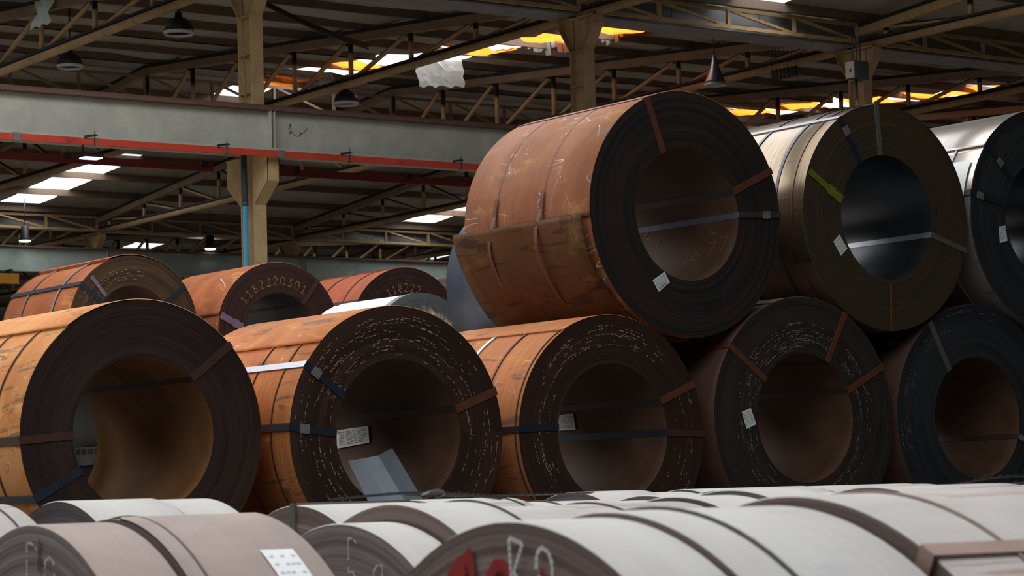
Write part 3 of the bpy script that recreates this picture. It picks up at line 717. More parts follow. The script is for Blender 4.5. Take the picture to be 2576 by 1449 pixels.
def nicks(root, n, bands, mat, seed=1):
    """bright nicks on the strip edges: short dashes following the wraps. bands: (r0, r1, phi0, phi1, weight)"""
    random.seed(seed); b = MB(); tot = sum(q[4] for q in bands); y = -.0035
    for r0_, r1_, p0, p1, wt in bands:
        m = int(n*wt/tot); k = 0
        while k < m:
            r = random.uniform(r0_, r1_); ph = random.uniform(p0, p1); run = random.choice((1, 1, 1, 2, 3, 5))
            for q in range(run):
                l = random.choice((.006, .008, .012, .02, .035)); hw = random.uniform(.0012, .0026); a0 = rad(ph); a1 = a0-l/r
                b.quad([((r-hw)*math.cos(a0), y, (r-hw)*math.sin(a0)), ((r-hw)*math.cos(a1), y, (r-hw)*math.sin(a1)), ((r+hw)*math.cos(a1), y, (r+hw)*math.sin(a1)), ((r+hw)*math.cos(a0), y, (r+hw)*math.sin(a0))])
                ph -= (l/r+random.uniform(.01, .04))*180/PI; r += random.uniform(-.002, .002); k += 1
    return tag(b.obj('edge_nicks', mat, root), kind='stuff')
def paper(root, corners, lines=8, name='paper_tag', red=False, bar=False, off=Vector((0, -.0015, 0))):
    """corners TL,TR,BR,BL in the coil's local frame"""
    c = [Vector(p) for p in corners]; b = MB(); nrm = (c[1]-c[0]).cross(c[3]-c[0]).normalized()
    if nrm.dot(off) < 0: nrm = -nrm
    th = nrm*.0012; P = [p+th for p in c]; b.quad(P)
    for p, q, p2, q2 in zip(P, P[1:]+P[:1], c, c[1:]+c[:1]): b.quad([p, q, q2, p2])
    o = b.obj(name, M_paper, root); g = lambda u, v: (c[0].lerp(c[1], u)).lerp(c[3].lerp(c[2], u), v)+nrm*.0022
    t = MB(); random.seed(5)
    for k in range(lines):
        v = .12+.8*k/lines; u = .08
        while u < .85:
            l = random.uniform(.05, .2); t.quad([g(u, v), g(min(u+l, .93), v), g(min(u+l, .93), v+.28/lines), g(u, v+.28/lines)]); u += l+.05
    t.obj('printed_lines', M_ink, o)
    if bar:
        t = MB()
        for k in range(14): u = .15+.05*k; t.quad([g(u, .80), g(u+.028, .80), g(u+.028, .92), g(u, .92)])
        t.obj('barcode', M_inkdark, o)
    if red: t = MB(); t.quad([g(.03, .06), g(.08, .06), g(.08, .2), g(.03, .2)]); t.obj('red_stamp', M_inkred, o)
    return o
def pol(phi, r, y=-.004): return (r*math.cos(rad(phi)), y, r*math.sin(rad(phi)))

rustA = skin('orange_rust_wrap', (.63, .30, .115), (.53, .20, .058), (.20, .12, .06), .6, patch_amt=.575, off=1, scratch=.7, c3=(.70, .38, .15), rough=.72, spec=.14)
rustB = skin('brown_orange_rust_wrap', (.46, .175, .065), (.37, .120, .034), (.13, .085, .045), .65, patch_amt=.56, off=12, scratch=.5, c3=(.60, .27, .06), rough=.72, spec=.14)
rustC = skin('streaked_orange_rust_wrap', (.41, .155, .062), (.44, .175, .070), (.15, .10, .055), .7, patch_amt=.58, off=25, scratch=.7, c3=(.54, .22, .045), rough=.72, spec=.14)
rustD = skin('red_brown_rust_wrap', (.28, .088, .033), (.21, .062, .022), (.12, .085, .055), .6, patch_amt=.58, off=41, scratch=.4, c3=(.38, .15, .04), rough=.7, spec=.2)
rustE = skin('salmon_red_rust_wrap', (.31, .085, .045), (.25, .068, .034), (.2, .12, .08), .5, patch_amt=.62, off=52, scratch=.3, rough=.7, spec=.2)
rustBig = skin('scratched_brown_rust_wrap', (.285, .105, .048), (.215, .074, .030), (.12, .105, .115), .6, patch_amt=.60, off=63, scratch=.95, c3=(.34, .17, .06), rough=.65, spec=.22)
rustFlap = skin(name='mottled_brown_flap', rough=.7, spec=.15, c1=(.095, .042, .017), c2=(.115, .048, .018), patch=(.04, .02, .012), streak=.5, patch_amt=.54, off=77, c3=(.16, .09, .038))
greyWrap = skin('glossy_brown_steel_wrap', (.25, .19, .13), (.19, .145, .11), (.12, .07, .035), .9, .28, .85, off=84, scratch=.4, spec=.5)
silverWrap = skin('bright_pinkish_steel_wrap', (.50, .44, .41), (.42, .40, .40), (.25, .22, .22), .4, .28, .75, off=91, spec=.5)
blueWrap = skin('blue_black_steel_wrap', (.075, .095, .135), (.13, .12, .12), (.34, .17, .05), .6, .38, .55, patch_amt=.70, off=99, spec=.5)
darkWrap = skin('dark_brown_wrap', (.12, .06, .04), (.09, .05, .04), (.05, .04, .04), .4, off=111)
dustPale = skin('pale_dusty_wrap', (.56, .55, .53), (.48, .465, .455), (.36, .32, .32), .12, .85, 0, patch_amt=.61, off=120, spec=.15, c3=(.45, .45, .47))
dustPink = skin('pinkish_dusty_wrap', (.42, .34, .315), (.34, .28, .265), (.24, .20, .19), .12, .85, 0, patch_amt=.72, off=133, spec=.15)
dustStain = skin('rust_stained_dusty_wrap', (.55, .53, .51), (.45, .42, .41), (.38, .24, .21), .14, .85, 0, patch_amt=.565, off=140, spec=.15, c3=(.40, .40, .43))
faceBlack = edgeface('blackened_face', (.027, .016, .014), (.042, .026, .021), off=1)
faceChoc = edgeface('chocolate_speckled_face', (.030, .016, .012), (.050, .026, .017), None, off=3)
faceChoc2 = edgeface('dark_chocolate_speckled_face', (.034, .018, .014), (.046, .023, .016), None, off=5)
faceGrey = edgeface('grey_brown_speckled_face', (.028, .023, .021), (.040, .032, .028), None, off=7)
faceSlate = edgeface('slate_face', (.022, .024, .028), (.036, .038, .042), None, off=9)
faceBig = edgeface('dark_slate_brown_face', (.019, .018, .020), (.036, .024, .019), off=11)
faceOlive = edgeface('olive_brown_face', (.040, .030, .020), (.058, .036, .017), off=13, spec=.5)
faceD1 = edgeface('brown_rusty_face', (.045, .026, .018), (.085, .046, .022), None, off=15)
faceD2 = edgeface('plum_brown_face', (.036, .018, .016), (.046, .022, .019), off=17)
faceD3 = edgeface('dark_plum_face', (.030, .014, .013), (.042, .020, .016), None, off=19)
faceFG = edgeface('dusty_slit_edge_face', (.19, .14, .13), (.27, .205, .19), off=23, spec=.15, rough=.85)
faceFGgrey = edgeface('greyer_slit_edge_face', (.20, .165, .16), (.29, .25, .245), off=27, spec=.15, rough=.85)
faceFGdark = edgeface('dark_slit_edge_face', (.085, .072, .080), (.13, .11, .115), off=29, spec=.15, rough=.85)

G1, G2, G3 = 'rusty hot rolled coils of the bottom row', 'coils stacked on top of the row', 'coils of the rear stack'
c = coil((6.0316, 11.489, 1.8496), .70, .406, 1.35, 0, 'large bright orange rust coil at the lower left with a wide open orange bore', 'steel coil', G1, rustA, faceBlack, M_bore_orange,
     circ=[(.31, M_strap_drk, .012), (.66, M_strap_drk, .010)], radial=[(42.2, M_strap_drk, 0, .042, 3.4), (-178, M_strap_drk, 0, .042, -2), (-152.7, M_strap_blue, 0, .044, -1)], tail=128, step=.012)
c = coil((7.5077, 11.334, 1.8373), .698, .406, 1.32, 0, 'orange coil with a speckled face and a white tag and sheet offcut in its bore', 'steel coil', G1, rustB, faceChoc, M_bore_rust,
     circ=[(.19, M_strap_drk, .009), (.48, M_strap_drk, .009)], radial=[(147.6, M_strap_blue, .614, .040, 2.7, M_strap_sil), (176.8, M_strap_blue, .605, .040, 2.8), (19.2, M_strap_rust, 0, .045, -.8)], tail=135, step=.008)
nicks(c, 420, [(.42, .67, 30, 145, 4), (.42, .67, 145, 230, 3), (.46, .67, -60, 30, 2.2), (.50, .64, 80, 140, 1.5)], M_nick, 1)
paper(c, [(.396, 1.27, .057), (.392, .915, .070), (.398, .915, -.028), (.396, 1.27, -.052)], 9, red=True, off=Vector((-1, 0, 0)))
c = coil((9.02, 11.350, 1.826), .688, .406, 1.33, 0, 'orange coil under the big scratched coil, white tag in its bore', 'steel coil', G1, rustC, faceChoc2, M_bore_rust,
     circ=[(.36, M_strap_rust, .018), (.68, M_strap_sil, .030), (.03, M_strap_drk, .008)], radial=[(24.6, M_strap_rust, 0, .042, 2), (178, M_strap_blue, 0, .036, -2.9), (-1, M_strap_drk, 0, .040, .7, M_strap_drk, M_strap_blue)], tail=120, step=.010)
nicks(c, 300, [(.50, .62, 50, 150, 4), (.46, .58, 150, 215, 2), (.46, .64, -70, 30, 2), (.60, .63, 90, 140, .6)], M_nick, 2)
paper(c, [(.374, 1.03, .143), (.374, .867, .146), (.397, .875, .045), (.397, 1.06, .046)], 7, off=Vector((-1, 0, 0)))
c = coil((10.58, 11.385, 1.904), .756, .402, 1.33, 0, 'dark speckled coil with three rust red straps, fourth in the bottom row', 'steel coil', G1, darkWrap, faceGrey, M_bore_rust,
     circ=[(.4, M_strap_drk, .02)], radial=[(143.9, M_strap_rust, 0, .040, -.2), (60.6, M_strap_rust, 0, .036, -.1), (25.4, M_strap_rust, 0, .040, -.7)], tail=110)
nicks(c, 480, [(.43, .60, 75, 145, 4), (.42, .58, 145, 250, 3), (.45, .58, -70, 60, 4), (.46, .56, 60, 120, 1.5)], M_nick2, 3)
paper(c, [pol(175.8, .533), pol(172.2, .463), pol(-175.0, .42), pol(-172.6, .502)], 6)
c = coil((12.175, 11.44, 1.898), .751, .402, 1.33, 0, 'slate black coil with grey straps at the lower right', 'steel coil', G1, darkWrap, faceSlate, M_bore_rust,
     radial=[(123.4, M_strap_grey, 0, .040, 5.2), (-20, M_strap_sil, 0, .036, 2)], tail=100)
nicks(c, 120, [(.62, .73, 110, 200, 3), (.66, .72, 60, 110, 1)], M_nick3, 4)
coil((13.74, 11.45, 1.93), .79, .402, 1.33, 0, 'hidden slate coil beyond the right edge of the bottom row', 'steel coil', G1, darkWrap, faceSlate, M_bore_dark)
# upper row
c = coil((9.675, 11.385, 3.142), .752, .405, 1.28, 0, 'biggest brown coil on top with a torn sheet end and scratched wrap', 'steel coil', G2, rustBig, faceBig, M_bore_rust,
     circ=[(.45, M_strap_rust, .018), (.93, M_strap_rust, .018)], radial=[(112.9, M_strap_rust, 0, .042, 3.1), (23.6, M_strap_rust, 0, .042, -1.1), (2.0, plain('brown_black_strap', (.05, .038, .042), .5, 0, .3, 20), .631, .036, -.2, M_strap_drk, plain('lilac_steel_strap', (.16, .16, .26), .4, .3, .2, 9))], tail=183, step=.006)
paper(c, [pol(-125.7, .506), pol(-119.4, .409), pol(-111.3, .450), pol(-117.7, .541)], 8, bar=True)
big = c
b = MB(); nF, mF = 40, 12   # loose tail of the outer wrap standing off the coil
for i in range(nF+1):
    u = i/nF; ph = rad(-178.0+88*u)
    for k in range(mF+1):
        v = k/mF; yy = .035+1.275*v
        lift = .045*(1-u)**2*(.55+.75*v)+.006; buck = .014*math.sin(v*9+u*5)*math.sin(PI*min(1, u*2.2))
        r = .762+lift+buck; b.v.append((r*math.cos(ph), yy, r*math.sin(ph)))
for i in range(nF):
    for k in range(mF):
        q = (i*(mF+1)+k, i*(mF+1)+k+1, (i+1)*(mF+1)+k+1, (i+1)*(mF+1)+k); b.f.append(q); b.sm.append(True)
        f_ = lambda i_, k_: (i_/nF*1.16, k_/mF*1.27); b.uv.append([f_(i, k), f_(i, k+1), f_(i+1, k+1), f_(i+1, k)])
o = b.obj('loose_sheet_end', rustFlap, big); md = o.modifiers.new('thick', 'SOLIDIFY'); md.thickness = .005; md.offset = -1
for yy in (.45, .93):
    b = MB(); P = []
    for i in range(22):
        u = i/21; ph = rad(168+60*u); lift = .0 if u < .15 else .056*math.sin(min(1, (u-.15)/.3)*PI/2)*(1-max(0, (u-.45)/.55))
        P.append((.766+lift+.004, ph, yy+.05*u*(1 if yy < .6 else .8)))
    for (r1, p1, y1_), (r2, p2, y2_) in zip(P, P[1:]):
        b.quad([(r1*math.cos(p1), y1_-.016, r1*math.sin(p1)), (r1*math.cos(p1), y1_+.016, r1*math.sin(p1)), (r2*math.cos(p2), y2_+.016, r2*math.sin(p2)), (r2*math.cos(p2), y2_-.016, r2*math.sin(p2))], sm=True)
    b.obj('strap', M_strap_rust, big)
def bore_text(root, r, items, mat):
    random.seed(3)
    for ch, phi, y, h, wdt in items:
        b = MB()
        for pl in GL[ch]:
            P = []
            for px, pz in pl:
                a = rad(phi+(pz-.5)*h/r*180/PI); yy = y-(px-.5)*wdt; P.append(Vector(((r-.002)*math.cos(a), yy, (r-.002)*math.sin(a))))
            ribbon(b, P, lambda p: Vector((-p.x, 0, -p.z)).normalized(), .008, None)
        b.obj('bore_mark', mat, root)
_bt = bore_text(big, .405, [('1', -32.7, .42, .09, .04), ('6', -30, .34, .09, .09), ('7', -27, .22, .11, .07), ('7', -24, .12, .12, .07), ('L', -9, .23, .06, .06), ('C', -4, .86, .05, .09), ('i', -9, .74, .05, .04)], M_brown_mark)
c = coil((11.372, 11.40, 3.196), .738, .405, 1.30, 0, 'olive brown coil with a yellow green paint stroke and glossy brown wrap', 'steel coil', G2, greyWrap, faceOlive, M_bore_steel,
     circ=[(.26, M_strap_blue, .026), (.62, M_strap_blue, .026), (.10, M_strap_drk, .006)], radial=[(121.9, M_strap_blue, .636, .040, 1, M_strap_sil), (94.5, M_strap_grey, 0, .036, 1.1), (-15.1, M_strap_grey, 0, .036, 1, M_strap_grey, M_strap_sil)], tail=60, step=.006)
paper(c, [pol(-163.4, .452), pol(-149.6, .427), pol(-148.2, .501), pol(-160.0, .518)][0:4], 6)
face_patch(c, ((158.5, .730), (167, .412), .045, 1.5), M_yelpaint, 'yellow_paint_stroke', n=16)
face_patch(c, ((-90, .43), (-91, .735), .018), M_orangepaint, 'rust_run', n=10)
c = coil((12.892, 11.40, 3.243), .753, .405, 1.30, 0, 'black coil at the right edge with bright pinkish wrap and sealed straps', 'steel coil', G2, silverWrap, faceSlate, M_bore_steel,
     circ=[(.25, M_strap_sil, .020), (.75, M_strap_blue, .02)], radial=[(139.4, M_strap_blue, .576, .038, 2.6), (168.2, M_strap_blue, .662, .038, .5)], tail=141, step=.014)
paper(c, [pol(-172.1, .487), pol(-172.3, .424), pol(-158.6, .434), pol(-159.7, .51)], 6)
b = MB()
for k in range(5):
    p0, p1 = rad(170-4*k), rad(166-4*k); b.quad([(.763*math.cos(p0), .05, .763*math.sin(p0)), (.763*math.cos(p0), .30, .763*math.sin(p0)), (.763*math.cos(p1), .30, .763*math.sin(p1)), (.763*math.cos(p1), .05, .763*math.sin(p1))], sm=True)
b.obj('paper_tag', M_paper, c)
# second rank
cb = coil((6.35, 13.2, 1.84), .70, .40, 1.35, 0, 'blue black coil seen through the bore of the big orange coil', 'steel coil', 'coils of the second rank', darkWrap, faceSlate, M_bore_dark)
paper(cb, [(.375, .52, .0), (.375, .12, .0), (.375, .12, -.11), (.375, .52, -.11)], 1, off=Vector((-1, 0, 0)))
coil((12.155, 15.15, 3.174), .75, .40, 1.325, 0, 'dark blue steel coil peeking out behind the biggest coil', 'steel coil', 'coils of the second rank', blueWrap, faceSlate, M_bore_dark, circ=[(.35, M_strap_blue, .02)])
for k, (x, y) in enumerate(((11.315, 15.15), (12.995, 15.15))):
    coil((x, y, ZF+.755), .755, .40, 1.32, 0, ['rusty coil under the left side of the dark blue coil', 'rusty coil under the right side of the dark blue coil'][k], 'steel coil', 'coils of the second rank', darkWrap, faceBlack, M_bore_dark)
# rear stack
c = coil((11.30, 21.7, 3.215), .70, .406, 1.55, 0, 'rear stack brown coil at the left with purple stroke, black and silver straps', 'steel coil', G3, rustD, faceD1, M_bore_rust,
     circ=[(.42, M_strap_sil, .034), (1.12, M_strap_grey, .030)], radial=[(144.1, M_strap_blue, 0, .048, 2.9), (36.0, M_strap_blue, 0, .046, -1.5)], tail=112, step=.03)
nicks(c, 110, [(.46, .58, 80, 150, 3), (.5, .66, 140, 165, 1)], M_nick, 5)
face_patch(c, ((133.5, .665), (136, .426), .04), M_purple, 'purple_paint_stroke', n=14)
c = coil((12.963, 21.714, 3.18), .72, .406, 1.5, 0, 'rear stack red brown coil with the ten digit number on its face', 'steel coil', G3, rustD, faceD2, M_bore_dark,
     circ=[(.35, M_strap_drk, .014), (.85, M_strap_drk, .014)], radial=[(49.3, M_strap_drk, 0, .040, -2.5)], tail=166, step=.012)
text_arc('1182220301', .530, 147, 53, .085, .0062, M_gold, c)
face_patch(c, ((166.1, .71), (174, .442), .075, 1.2), M_purple, 'purple_paint_stroke', n=16)
b = MB(); random.seed(6)
for k in range(9):
    a = rad(140-1.5*k); yy = .12+.035*k
    ribbon(b, [Vector((.726*math.cos(a), yy, .726*math.sin(a))), Vector((.726*math.cos(a-.02), yy+.03*random.random(), .726*math.sin(a-.02)))], lambda p: Vector((p.x, 0, p.z)).normalized(), .008, .01)
b.obj('chalk_scribble', M_chalk, c)
c = coil((14.858, 22.215, 3.23), .72, .406, 1.5, 0, 'rear stack salmon red coil with a partly hidden number, behind the foil wrapped coil', 'steel coil', G3, rustE, faceD3, M_bore_dark,
     circ=[(.30, M_strap_drk, .014), (.80, M_strap_drk, .014)], radial=[(152, M_strap_drk, 0, .04, 0)], tail=100, step=.012)
nicks(c, 90, [(.55, .66, 80, 170, 3)], M_nick4, 6)
text_arc('118222', .500, 123, 68, .085, .0062, M_gold, c)
coil((16.62, 24.0, 3.28), .76, .4, 1.5, 0, 'white wrapped coil just visible left of the dark blue coil', 'steel coil', G3, dustPale, faceFG, M_bore_dark)
for k, x in enumerate((10.45, 12.12, 13.92, 15.75, 17.5)):
    coil((x, 21.9+(.9 if k > 2 else 0), ZF+.785), .785, .406, 1.5, 0, ['under the rear stack at its left end', 'under the rear stack between purple stroked coils', 'under the rear stack between the numbered coils', 'under the rear stack right of the salmon coil', 'under the white wrapped coil'][k] and ['dark lower coil of the rear stack at its left end', 'dark lower coil under the two purple stroked coils', 'dark lower coil between the two numbered coils', 'dark lower coil right of the salmon red coil', 'dark lower coil under the white wrapped coil'][k], 'steel coil', 'lower coils of the rear stack', darkWrap, faceBlack, M_bore_dark, seg=96)
# foil wrapped coil
M_foil = NT('crumpled_foil', .38, .25, .5); v_ = M_foil.coord('Object'); nn = M_foil.noise(v_, 7, 5, .6, 1.2); M_foil.color(M_foil.mix(nn, (.42, .40, .31), (.66, .64, .54))); M_foil.bump(nn, 1.0, .06); M_foil = M_foil.m
foilskin = plain('white_wrapping_paper', (.62, .60, .56), .6, 0, .12, 7)
root = empty('wrapped_coil', (12.54, 18.5, 2.765)); R_ = .545
b = MB(); N = 72; ring = []
for y, r in ((0, R_-.004), (.01, R_), (.35, R_), (.7, R_), (1.2, R_)):
    ring.append([len(b.v)+j for j in range(N)])
    for j in range(N): t = 2*PI*j/N; q = r+.004*math.sin(j*3.3+y*20); b.v.append((q*math.cos(t), y, q*math.sin(t)))
for k in range(4):
    for j in range(N): j2 = (j+1) % N; b.f.append((ring[k][j], ring[k+1][j], ring[k+1][j2], ring[k][j2])); b.uv.append([(0, 0)]*4); b.sm.append(True)
b.obj('paper_wrap', foilskin, root)
b = MB(); random.seed(2); rs = [.12, .2, .3, .38, .44]; ring = []
for r in rs:
    ring.append([len(b.v)+j for j in range(N)])
    for j in range(N): t = 2*PI*j/N; b.v.append((r*math.cos(t), .02+random.uniform(-.03, .02), r*math.sin(t)))
for k in range(4):
    for j in range(N): j2 = (j+1) % N; b.f.append((ring[k][j], ring[k][j2], ring[k+1][j2], ring[k+1][j])); b.uv.append([(0, 0)]*4); b.sm.append(False)
b.obj('foil_end', M_foil, root)
b = MB(); N2 = 140
for j in range(N2):
    t0, t1 = 2*PI*j/N2, 2*PI*(j+.82)/N2
    P = lambda t, r, y: (r*math.cos(t), y, r*math.sin(t))
    b.quad([P(t0, .43, -.012), P(t1, .43, -.012), P(t1, .50, -.014), P(t0, .50, -.014)])
for j in range(N2):
    t0, t1 = 2*PI*j/N2, 2*PI*(j+1)/N2
    b.quad([P(t0, .50, -.014), P(t1, .50, -.014), P(t1, R_+.006, -.006), P(t0, R_+.006, -.006)], sm=True)
    b.quad([P(t0, R_+.006, -.006), P(t1, R_+.006, -.006), P(t1, R_+.006, .09), P(t0, R_+.006, .09)], sm=True)
b.obj('steel_edge_ring', plain('galvanised_edge_ring', (.20, .23, .25), .38, .5, .25, 9), root)
tag(root, 'foil and paper wrapped coil with a crimped grey steel edge ring', 'wrapped coil')
for k, x in enumerate((11.74, 13.34)):
    coil((x, 18.5, ZF+.665), .665, .38, 1.3, 0, ['dark coil under the left of the foil wrapped coil', 'dark coil under the right of the foil wrapped coil'][k], 'steel coil', 'coils under the wrapped coil', darkWrap, faceBlack, M_bore_dark, seg=96)
# sheet metal offcut
M_galv = plain('dull_galvanised_sheet', (.15, .175, .21), .5, .2, .15, 7); b = MB()
TL, TM, TR = Vector((7.215, 11.40, 1.690)), Vector((7.372, 11.34, 1.716)), Vector((7.505, 11.40, 1.757))
dn = Vector((.075, -.22, -.33)); cols = [TL, TL.lerp(TM, .5)+Vector((0, .004, -.002)), TM.lerp(TL, .1), TM, TM.lerp(TR, .1), TM.lerp(TR, .55)+Vector((0, .004, 0)), TR]
g = [[p+dn*k/4 + (Vector((-.03, 0, 0))*k/4 if i == 0 else Vector((0, 0, 0))) for k in range(5)] for i, p in enumerate(cols)]
for i in range(6):
    for k in range(4): b.quad([g[i][k], g[i][k+1], g[i+1][k+1], g[i+1][k]])
o = b.obj('sheet_metal_offcut', M_galv); md = o.modifiers.new('t', 'SOLIDIFY'); md.thickness = .003
tag(o, 'bent grey sheet metal offcut leaning in the bore of the second coil', 'sheet metal')

# ------------------------------------------------------------------ foreground slit coils (axes across the view)
def fg(u, v, th, ztop, L, label, group, m_skin, m_face, circ=(), radial=(), ri=.27, tail=30, step=.003):
    th = rad(th); n = Vector((math.cos(th), math.sin(th), 0)); t = Vector((-math.sin(th), math.cos(th), 0)); R = (ztop-ZY)/2
    p = n*u+t*v
    return coil((p.x, p.y, ZY+R), R, ri, L, th-PI/2, label, 'slit coil', group, m_skin, m_face, M_bore_dark, circ=circ, radial=radial, tail=tail, step=step, rough_face=.0012, name='slit_coil'), R
GA, GB, GC = 'slit coils of the front row', 'slit coils of the second row', 'slit coils of the rear rows'
th = -7.54
uA = 1.885*math.cos(rad(th))+2.597*math.sin(rad(th)); vA = -1.885*math.sin(rad(th))+2.597*math.cos(rad(th))
k1, R1 = fg(uA, vA, th, 1.4635, .143, 'front slit coil with white chalk letters and red paint on its face', GA, dustPale, faceFG)
mb = MB(); random.seed(1)
for pl in ([(.016, .623), (.019, .58), (.022, .53)], [(.018, .624), (.052, .617)], [(.052, .617), (.024, .577)], [(.028, .578), (.058, .562), (.064, .53)]):
    for q in range(len(pl)-1):
        (xa, za), (xb, zb_) = pl[q], pl[q+1]; m_n = max(2, int(math.hypot(xb-xa, zb_-za)/.0075))
        for t_ in range(m_n):
            A_ = Vector((xa+(xb-xa)*t_/m_n, -.008, za+(zb_-za)*t_/m_n)); B_ = Vector((xa+(xb-xa)*(t_+.8)/m_n, -.008, za+(zb_-za)*(t_+.8)/m_n)); s_ = (B_-A_).cross(Vector((0, 1, 0))).normalized()*.0028
            mb.quad([A_+s_, B_+s_, B_-s_, A_-s_])
mb.obj('chalk_mark', M_chalk, k1)
mb = MB(); random.seed(2)
for pl in ([(.095, .585), (.086, .60), (.088, .618), (.10, .628), (.118, .622), (.128, .606), (.126, .59), (.11, .578), (.095, .586)], [(.11, .578), (.125, .585), (.128, .57), (.115, .56), (.12, .545)]):
    ribbon(mb, [(x, -.008, z-.015) for x, z in pl], Vector((0, -1, 0)), .0055, .0085)
mb.obj('chalk_mark', M_chalk, k1)
for poly in ([(-.175, .565), (-.165, .577), (-.133, .598), (-.115, .604), (-.10, .612), (-.09, .600), (-.085, .575), (-.10, .565), (-.105, .585), (-.125, .565)], [(-.06, .565), (-.055, .578), (-.032, .597), (-.01, .597), (.008, .590), (.012, .575), (.005, .565), (-.01, .582), (-.028, .580), (-.038, .565)], [(.085, .568), (.092, .588), (.10, .584), (.105, .568)]):
    mb = MB(); cx = sum(p[0] for p in poly)/len(poly); cz = sum(p[1] for p in poly)/len(poly)
    for a, c_ in zip(poly, poly[1:]+poly[:1]): mb.quad([(cx, -.0045, cz), (a[0], -.0045, a[1]), (c_[0], -.0045, c_[1])])
    mb.obj('red_paint', M_redpaint, k1)
fg(uA+.147, vA, th, 1.4715, .272, 'wide pale slit coil directly right of the chalk marked coil', GA, dustPale, faceFG, circ=[(.075, M_strap_dust, .004)])
k3, R3 = fg(uA+.440, vA, th, 1.4845, .40, 'pale slit coil at the lower right tied with a brown strap', GA, dustStain, faceFG, circ=[(.13, M_strap_pink, .003)], radial=[(62, plain('dusty_brown_strap', (.33, .22, .19), .6, 0, .3, 9), 0, .03, 0)])
fg(uA+.865, vA, th, 1.480, .4, 'last slit coil of the front row beyond the lower right corner', GA, dustStain, faceFG)
uB = 4.45
e1, RE = fg(1.63, uB, -5, 1.465, .150, 'slit coil with chalk E and zero at the lower left corner', GB, dustPink, faceFGgrey)
text_flat('E', -.005, RE-.135, .10, .0045, M_chalk_faint, e1, y=-.006, dash=.006, aspect=.7)
text_flat('0', .085, RE-.145, .085, .0045, M_chalk_faint, e1, y=-.006, dash=.006, aspect=.62)
mb = MB(); mb.quad([(.045, -.0045, RE-.085), (.055, -.0045, RE-.025), (.062, -.0045, RE-.03), (.055, -.0045, RE-.088)]); mb.obj('red_paint', M_darkred, e1)
e2, RE2 = fg(1.790, uB, -5, 1.472, .285, 'pinkish slit coil with a white label near the lower left corner', GB, dustPink, faceFG, circ=[(.035, M_strap_dust, .006)], tail=86, step=.006)
b = MB()
for k in range(5):
    a0, a1 = rad(63-2.2*k), rad(60.8-2.2*k); r = RE2+.006; x0_, x1_ = .17, .236
    b.quad([(r*math.cos(a0), x0_, r*math.sin(a0)), (r*math.cos(a1), x0_, r*math.sin(a1)), (r*math.cos(a1), x1_, r*math.sin(a1)), (r*math.cos(a0), x1_, r*math.sin(a0))], sm=True)
lb_ = b.obj('paper_label', M_paper, e2)
b = MB(); random.seed(8)
for k in range(4):
    for q in range(5):
        a0 = rad(61-2.4*k); a1 = a0-.008; x0_ = .178+.011*q; r = RE2+.0075
        if random.random() < .7: b.quad([(r*math.cos(a0), x0_, r*math.sin(a0)), (r*math.cos(a1), x0_, r*math.sin(a1)), (r*math.cos(a1), x0_+.008, r*math.sin(a1)), (r*math.cos(a0), x0_+.008, r*math.sin(a0))])
b.obj('printed_lines', plain('faded_print', (.62, .63, .66), .8, 0, .1, 30), lb_)
m1, RM = fg(2.274, uB, -5, 1.447, .112, 'small slit coil with chalk E and nine, left of the red painted coil', GB, dustPale, faceFGgrey)
text_flat('E', .055, RM-.105, .075, .004, M_chalk_faint, m1, y=-.006, dash=.006, aspect=.6)
text_flat('9', .155, RM-.150, .07, .004, M_chalk_faint, m1, y=-.006, dash=.006, aspect=.62)
fg(2.394, uB, -5, 1.483, .18, 'slit coil with a wide brown face above the small chalk marked coil', GB, dustPale, faceFG, circ=[(.17, M_strap_dust, .003)])
fg(2.585, uB, -5, 1.470, .50, 'long pale slit coil with pink stains above the red painted coil', GB, dustStain, faceFG, circ=[(.28, M_strap_dust, .003)])
fg(3.092, uB, -5, 1.480, .145, 'dark faced slit coil in the second row right of centre', GB, dustPale, faceFGdark)
fg(3.241, uB, -5, 1.491, .16, 'narrow pale slit coil with a thick grey edge in the second row at right', GB, dustPale, faceFGdark)
fg(3.406, uB, -5, 1.478, .222, 'slightly lower slit coil left of the rust stained coil in the second row', GB, dustPale, faceFGdark)
fg(3.634, uB, -5, 1.488, .39, 'rust stained pale slit coil in the second row under the slate coil', GB, dustStain, faceFGdark)
fg(4.031, uB, -5, 1.482, .45, 'slit coil at the right edge under the loose black straps', GB, dustStain, faceFGdark)
vC = 5.95
pc_ = [(1.75, 1.506, .355, 'pale slit coil with faint pink stains at the left edge of the rear row', dustStain, [(.30, M_strap_dust, .003)]), (2.252, 1.510, .245, 'pale slit coil with a dark rim in the rear row at left', dustPale, []),
       (2.502, 1.506, .15, 'pale slit coil just left of the strapped slit coil', dustPale, []), (2.914, 1.481, .34, 'slit coil with an upright grey strap across its face', dustPale, []),
       (3.267, 1.486, .29, 'pale slit coil under the loose black strap', dustPale, [(.25, M_strap_dust, .003)]), (3.569, 1.470, .305, 'pale slit coil left of the little red flecked coil', dustPale, [(.1, M_strap_dust, .004)]),
       (3.879, 1.465, .15, 'low grey faced slit coil right of centre in the rear row', dustPale, []), (4.033, 1.479, .262, 'slit coil with a double dark rim in the rear row', dustPale, []),
       (4.30, 1.488, .318, 'pale slit coil with a dark crescent edge in the rear row', dustPale, []), (4.623, 1.489, .45, 'pale slit coil at the right end of the rear row', dustStain, [])]
for k, (u, zt2, L, lb, ms, ci) in enumerate(pc_):
    rdl = [(90.5, M_strap_grey, 0, .028, 0)] if k == 3 else []
    fg(u, vC, -5, zt2, L, lb, GC, ms, faceFGdark if k > 5 or k == 1 else faceFG, circ=ci, radial=rdl)
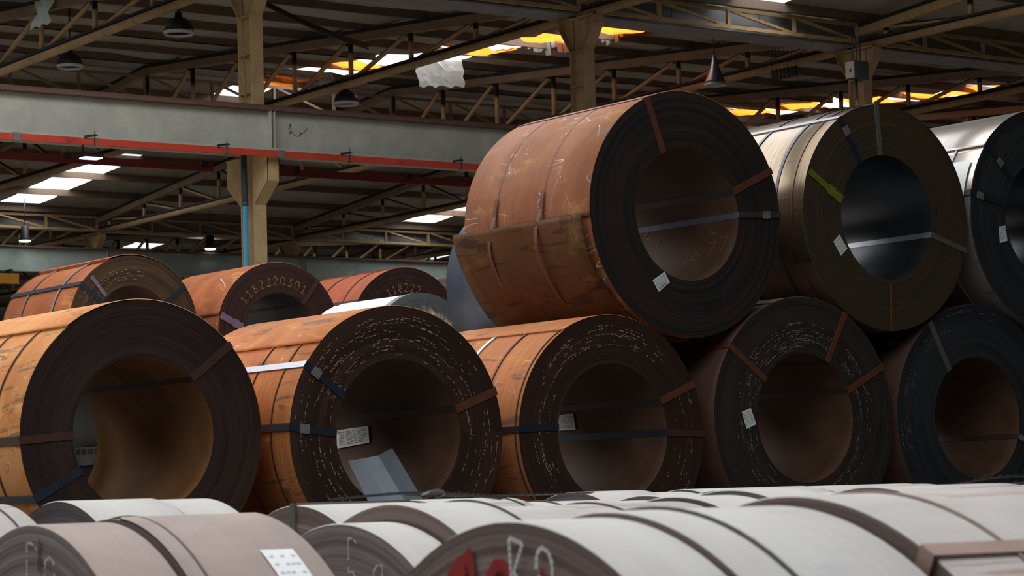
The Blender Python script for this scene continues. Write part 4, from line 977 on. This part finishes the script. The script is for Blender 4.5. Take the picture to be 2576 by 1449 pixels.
for k, (u, zt2, L, lb) in enumerate(((4.739, 1.493, .28, 'grey slit coil farthest back near the third orange coil'), (5.026, 1.483, .185, 'thin rimmed slit coil in the last row'), (5.218, 1.491, .54, 'wide slit coil in the last row below the dark speckled coil'), (5.762, 1.489, .5, 'slit coil in the last row below the slate coil'))):
    fg(u, 7.45, -5, zt2, L, lb, GC, dustPale, faceFGdark)
# loose straps lying on the slit coils
def loose(pts, wd, label, mat=M_strap_black):
    b = MB(); P = []
    pts = [Vector(p) for p in pts]
    for i in range(len(pts)-1):
        p0, p1, p2, p3 = pts[max(i-1, 0)], pts[i], pts[i+1], pts[min(i+2, len(pts)-1)]
        for k in range(6):
            t = k/6; P.append(.5*((2*p1)+(p2-p0)*t+(2*p0-5*p1+4*p2-p3)*t*t+(-p0+3*p1-3*p2+p3)*t**3))
    P.append(pts[-1])
    up = Vector((0, 0, 1)); s = Vector((.55, -.8, .25)).normalized()*wd/2
    for a, c_ in zip(P, P[1:]): b.quad([a-s, c_-s, c_+s, a+s], sm=True)
    o = b.obj('loose_strap', mat); md = o.modifiers.new('t', 'SOLIDIFY'); md.thickness = .002
    tag(o, label, 'strap', 'cut straps on the slit coils'); return o
loose([(2.88, 4.62, 1.493), (2.95, 4.62, 1.497), (3.05, 4.60, 1.502), (3.16, 4.60, 1.499), (3.26, 4.60, 1.492), (3.33, 4.60, 1.484)], .02, 'long black strap arching over the slit coils left of centre')
loose([(3.70, 5.55, 1.499), (3.82, 5.5, 1.492), (3.95, 5.48, 1.490), (4.10, 5.45, 1.489), (4.25, 5.45, 1.489)], .015, 'thin black strap stretched over the slit coils at centre')
loose([(3.095, 4.58, 1.496), (3.105, 4.575, 1.5035), (3.125, 4.57, 1.5045), (3.135, 4.57, 1.4975), (3.13, 4.57, 1.493)], .022, 'small curled grey strap clip above the brown faced slit coil', M_strap_grey)
loose([(4.62, 4.55, 1.468), (4.72, 4.5, 1.488), (4.85, 4.45, 1.502), (5.0, 4.42, 1.492)], .022, 'black strap lifting off the slit coils at the right edge')
loose([(4.45, 4.3, 1.475), (4.6, 4.25, 1.484), (4.75, 4.2, 1.484), (4.9, 4.15, 1.478)], .012, 'lower thin black strap at the right edge')
bpy.context.view_layer.update()
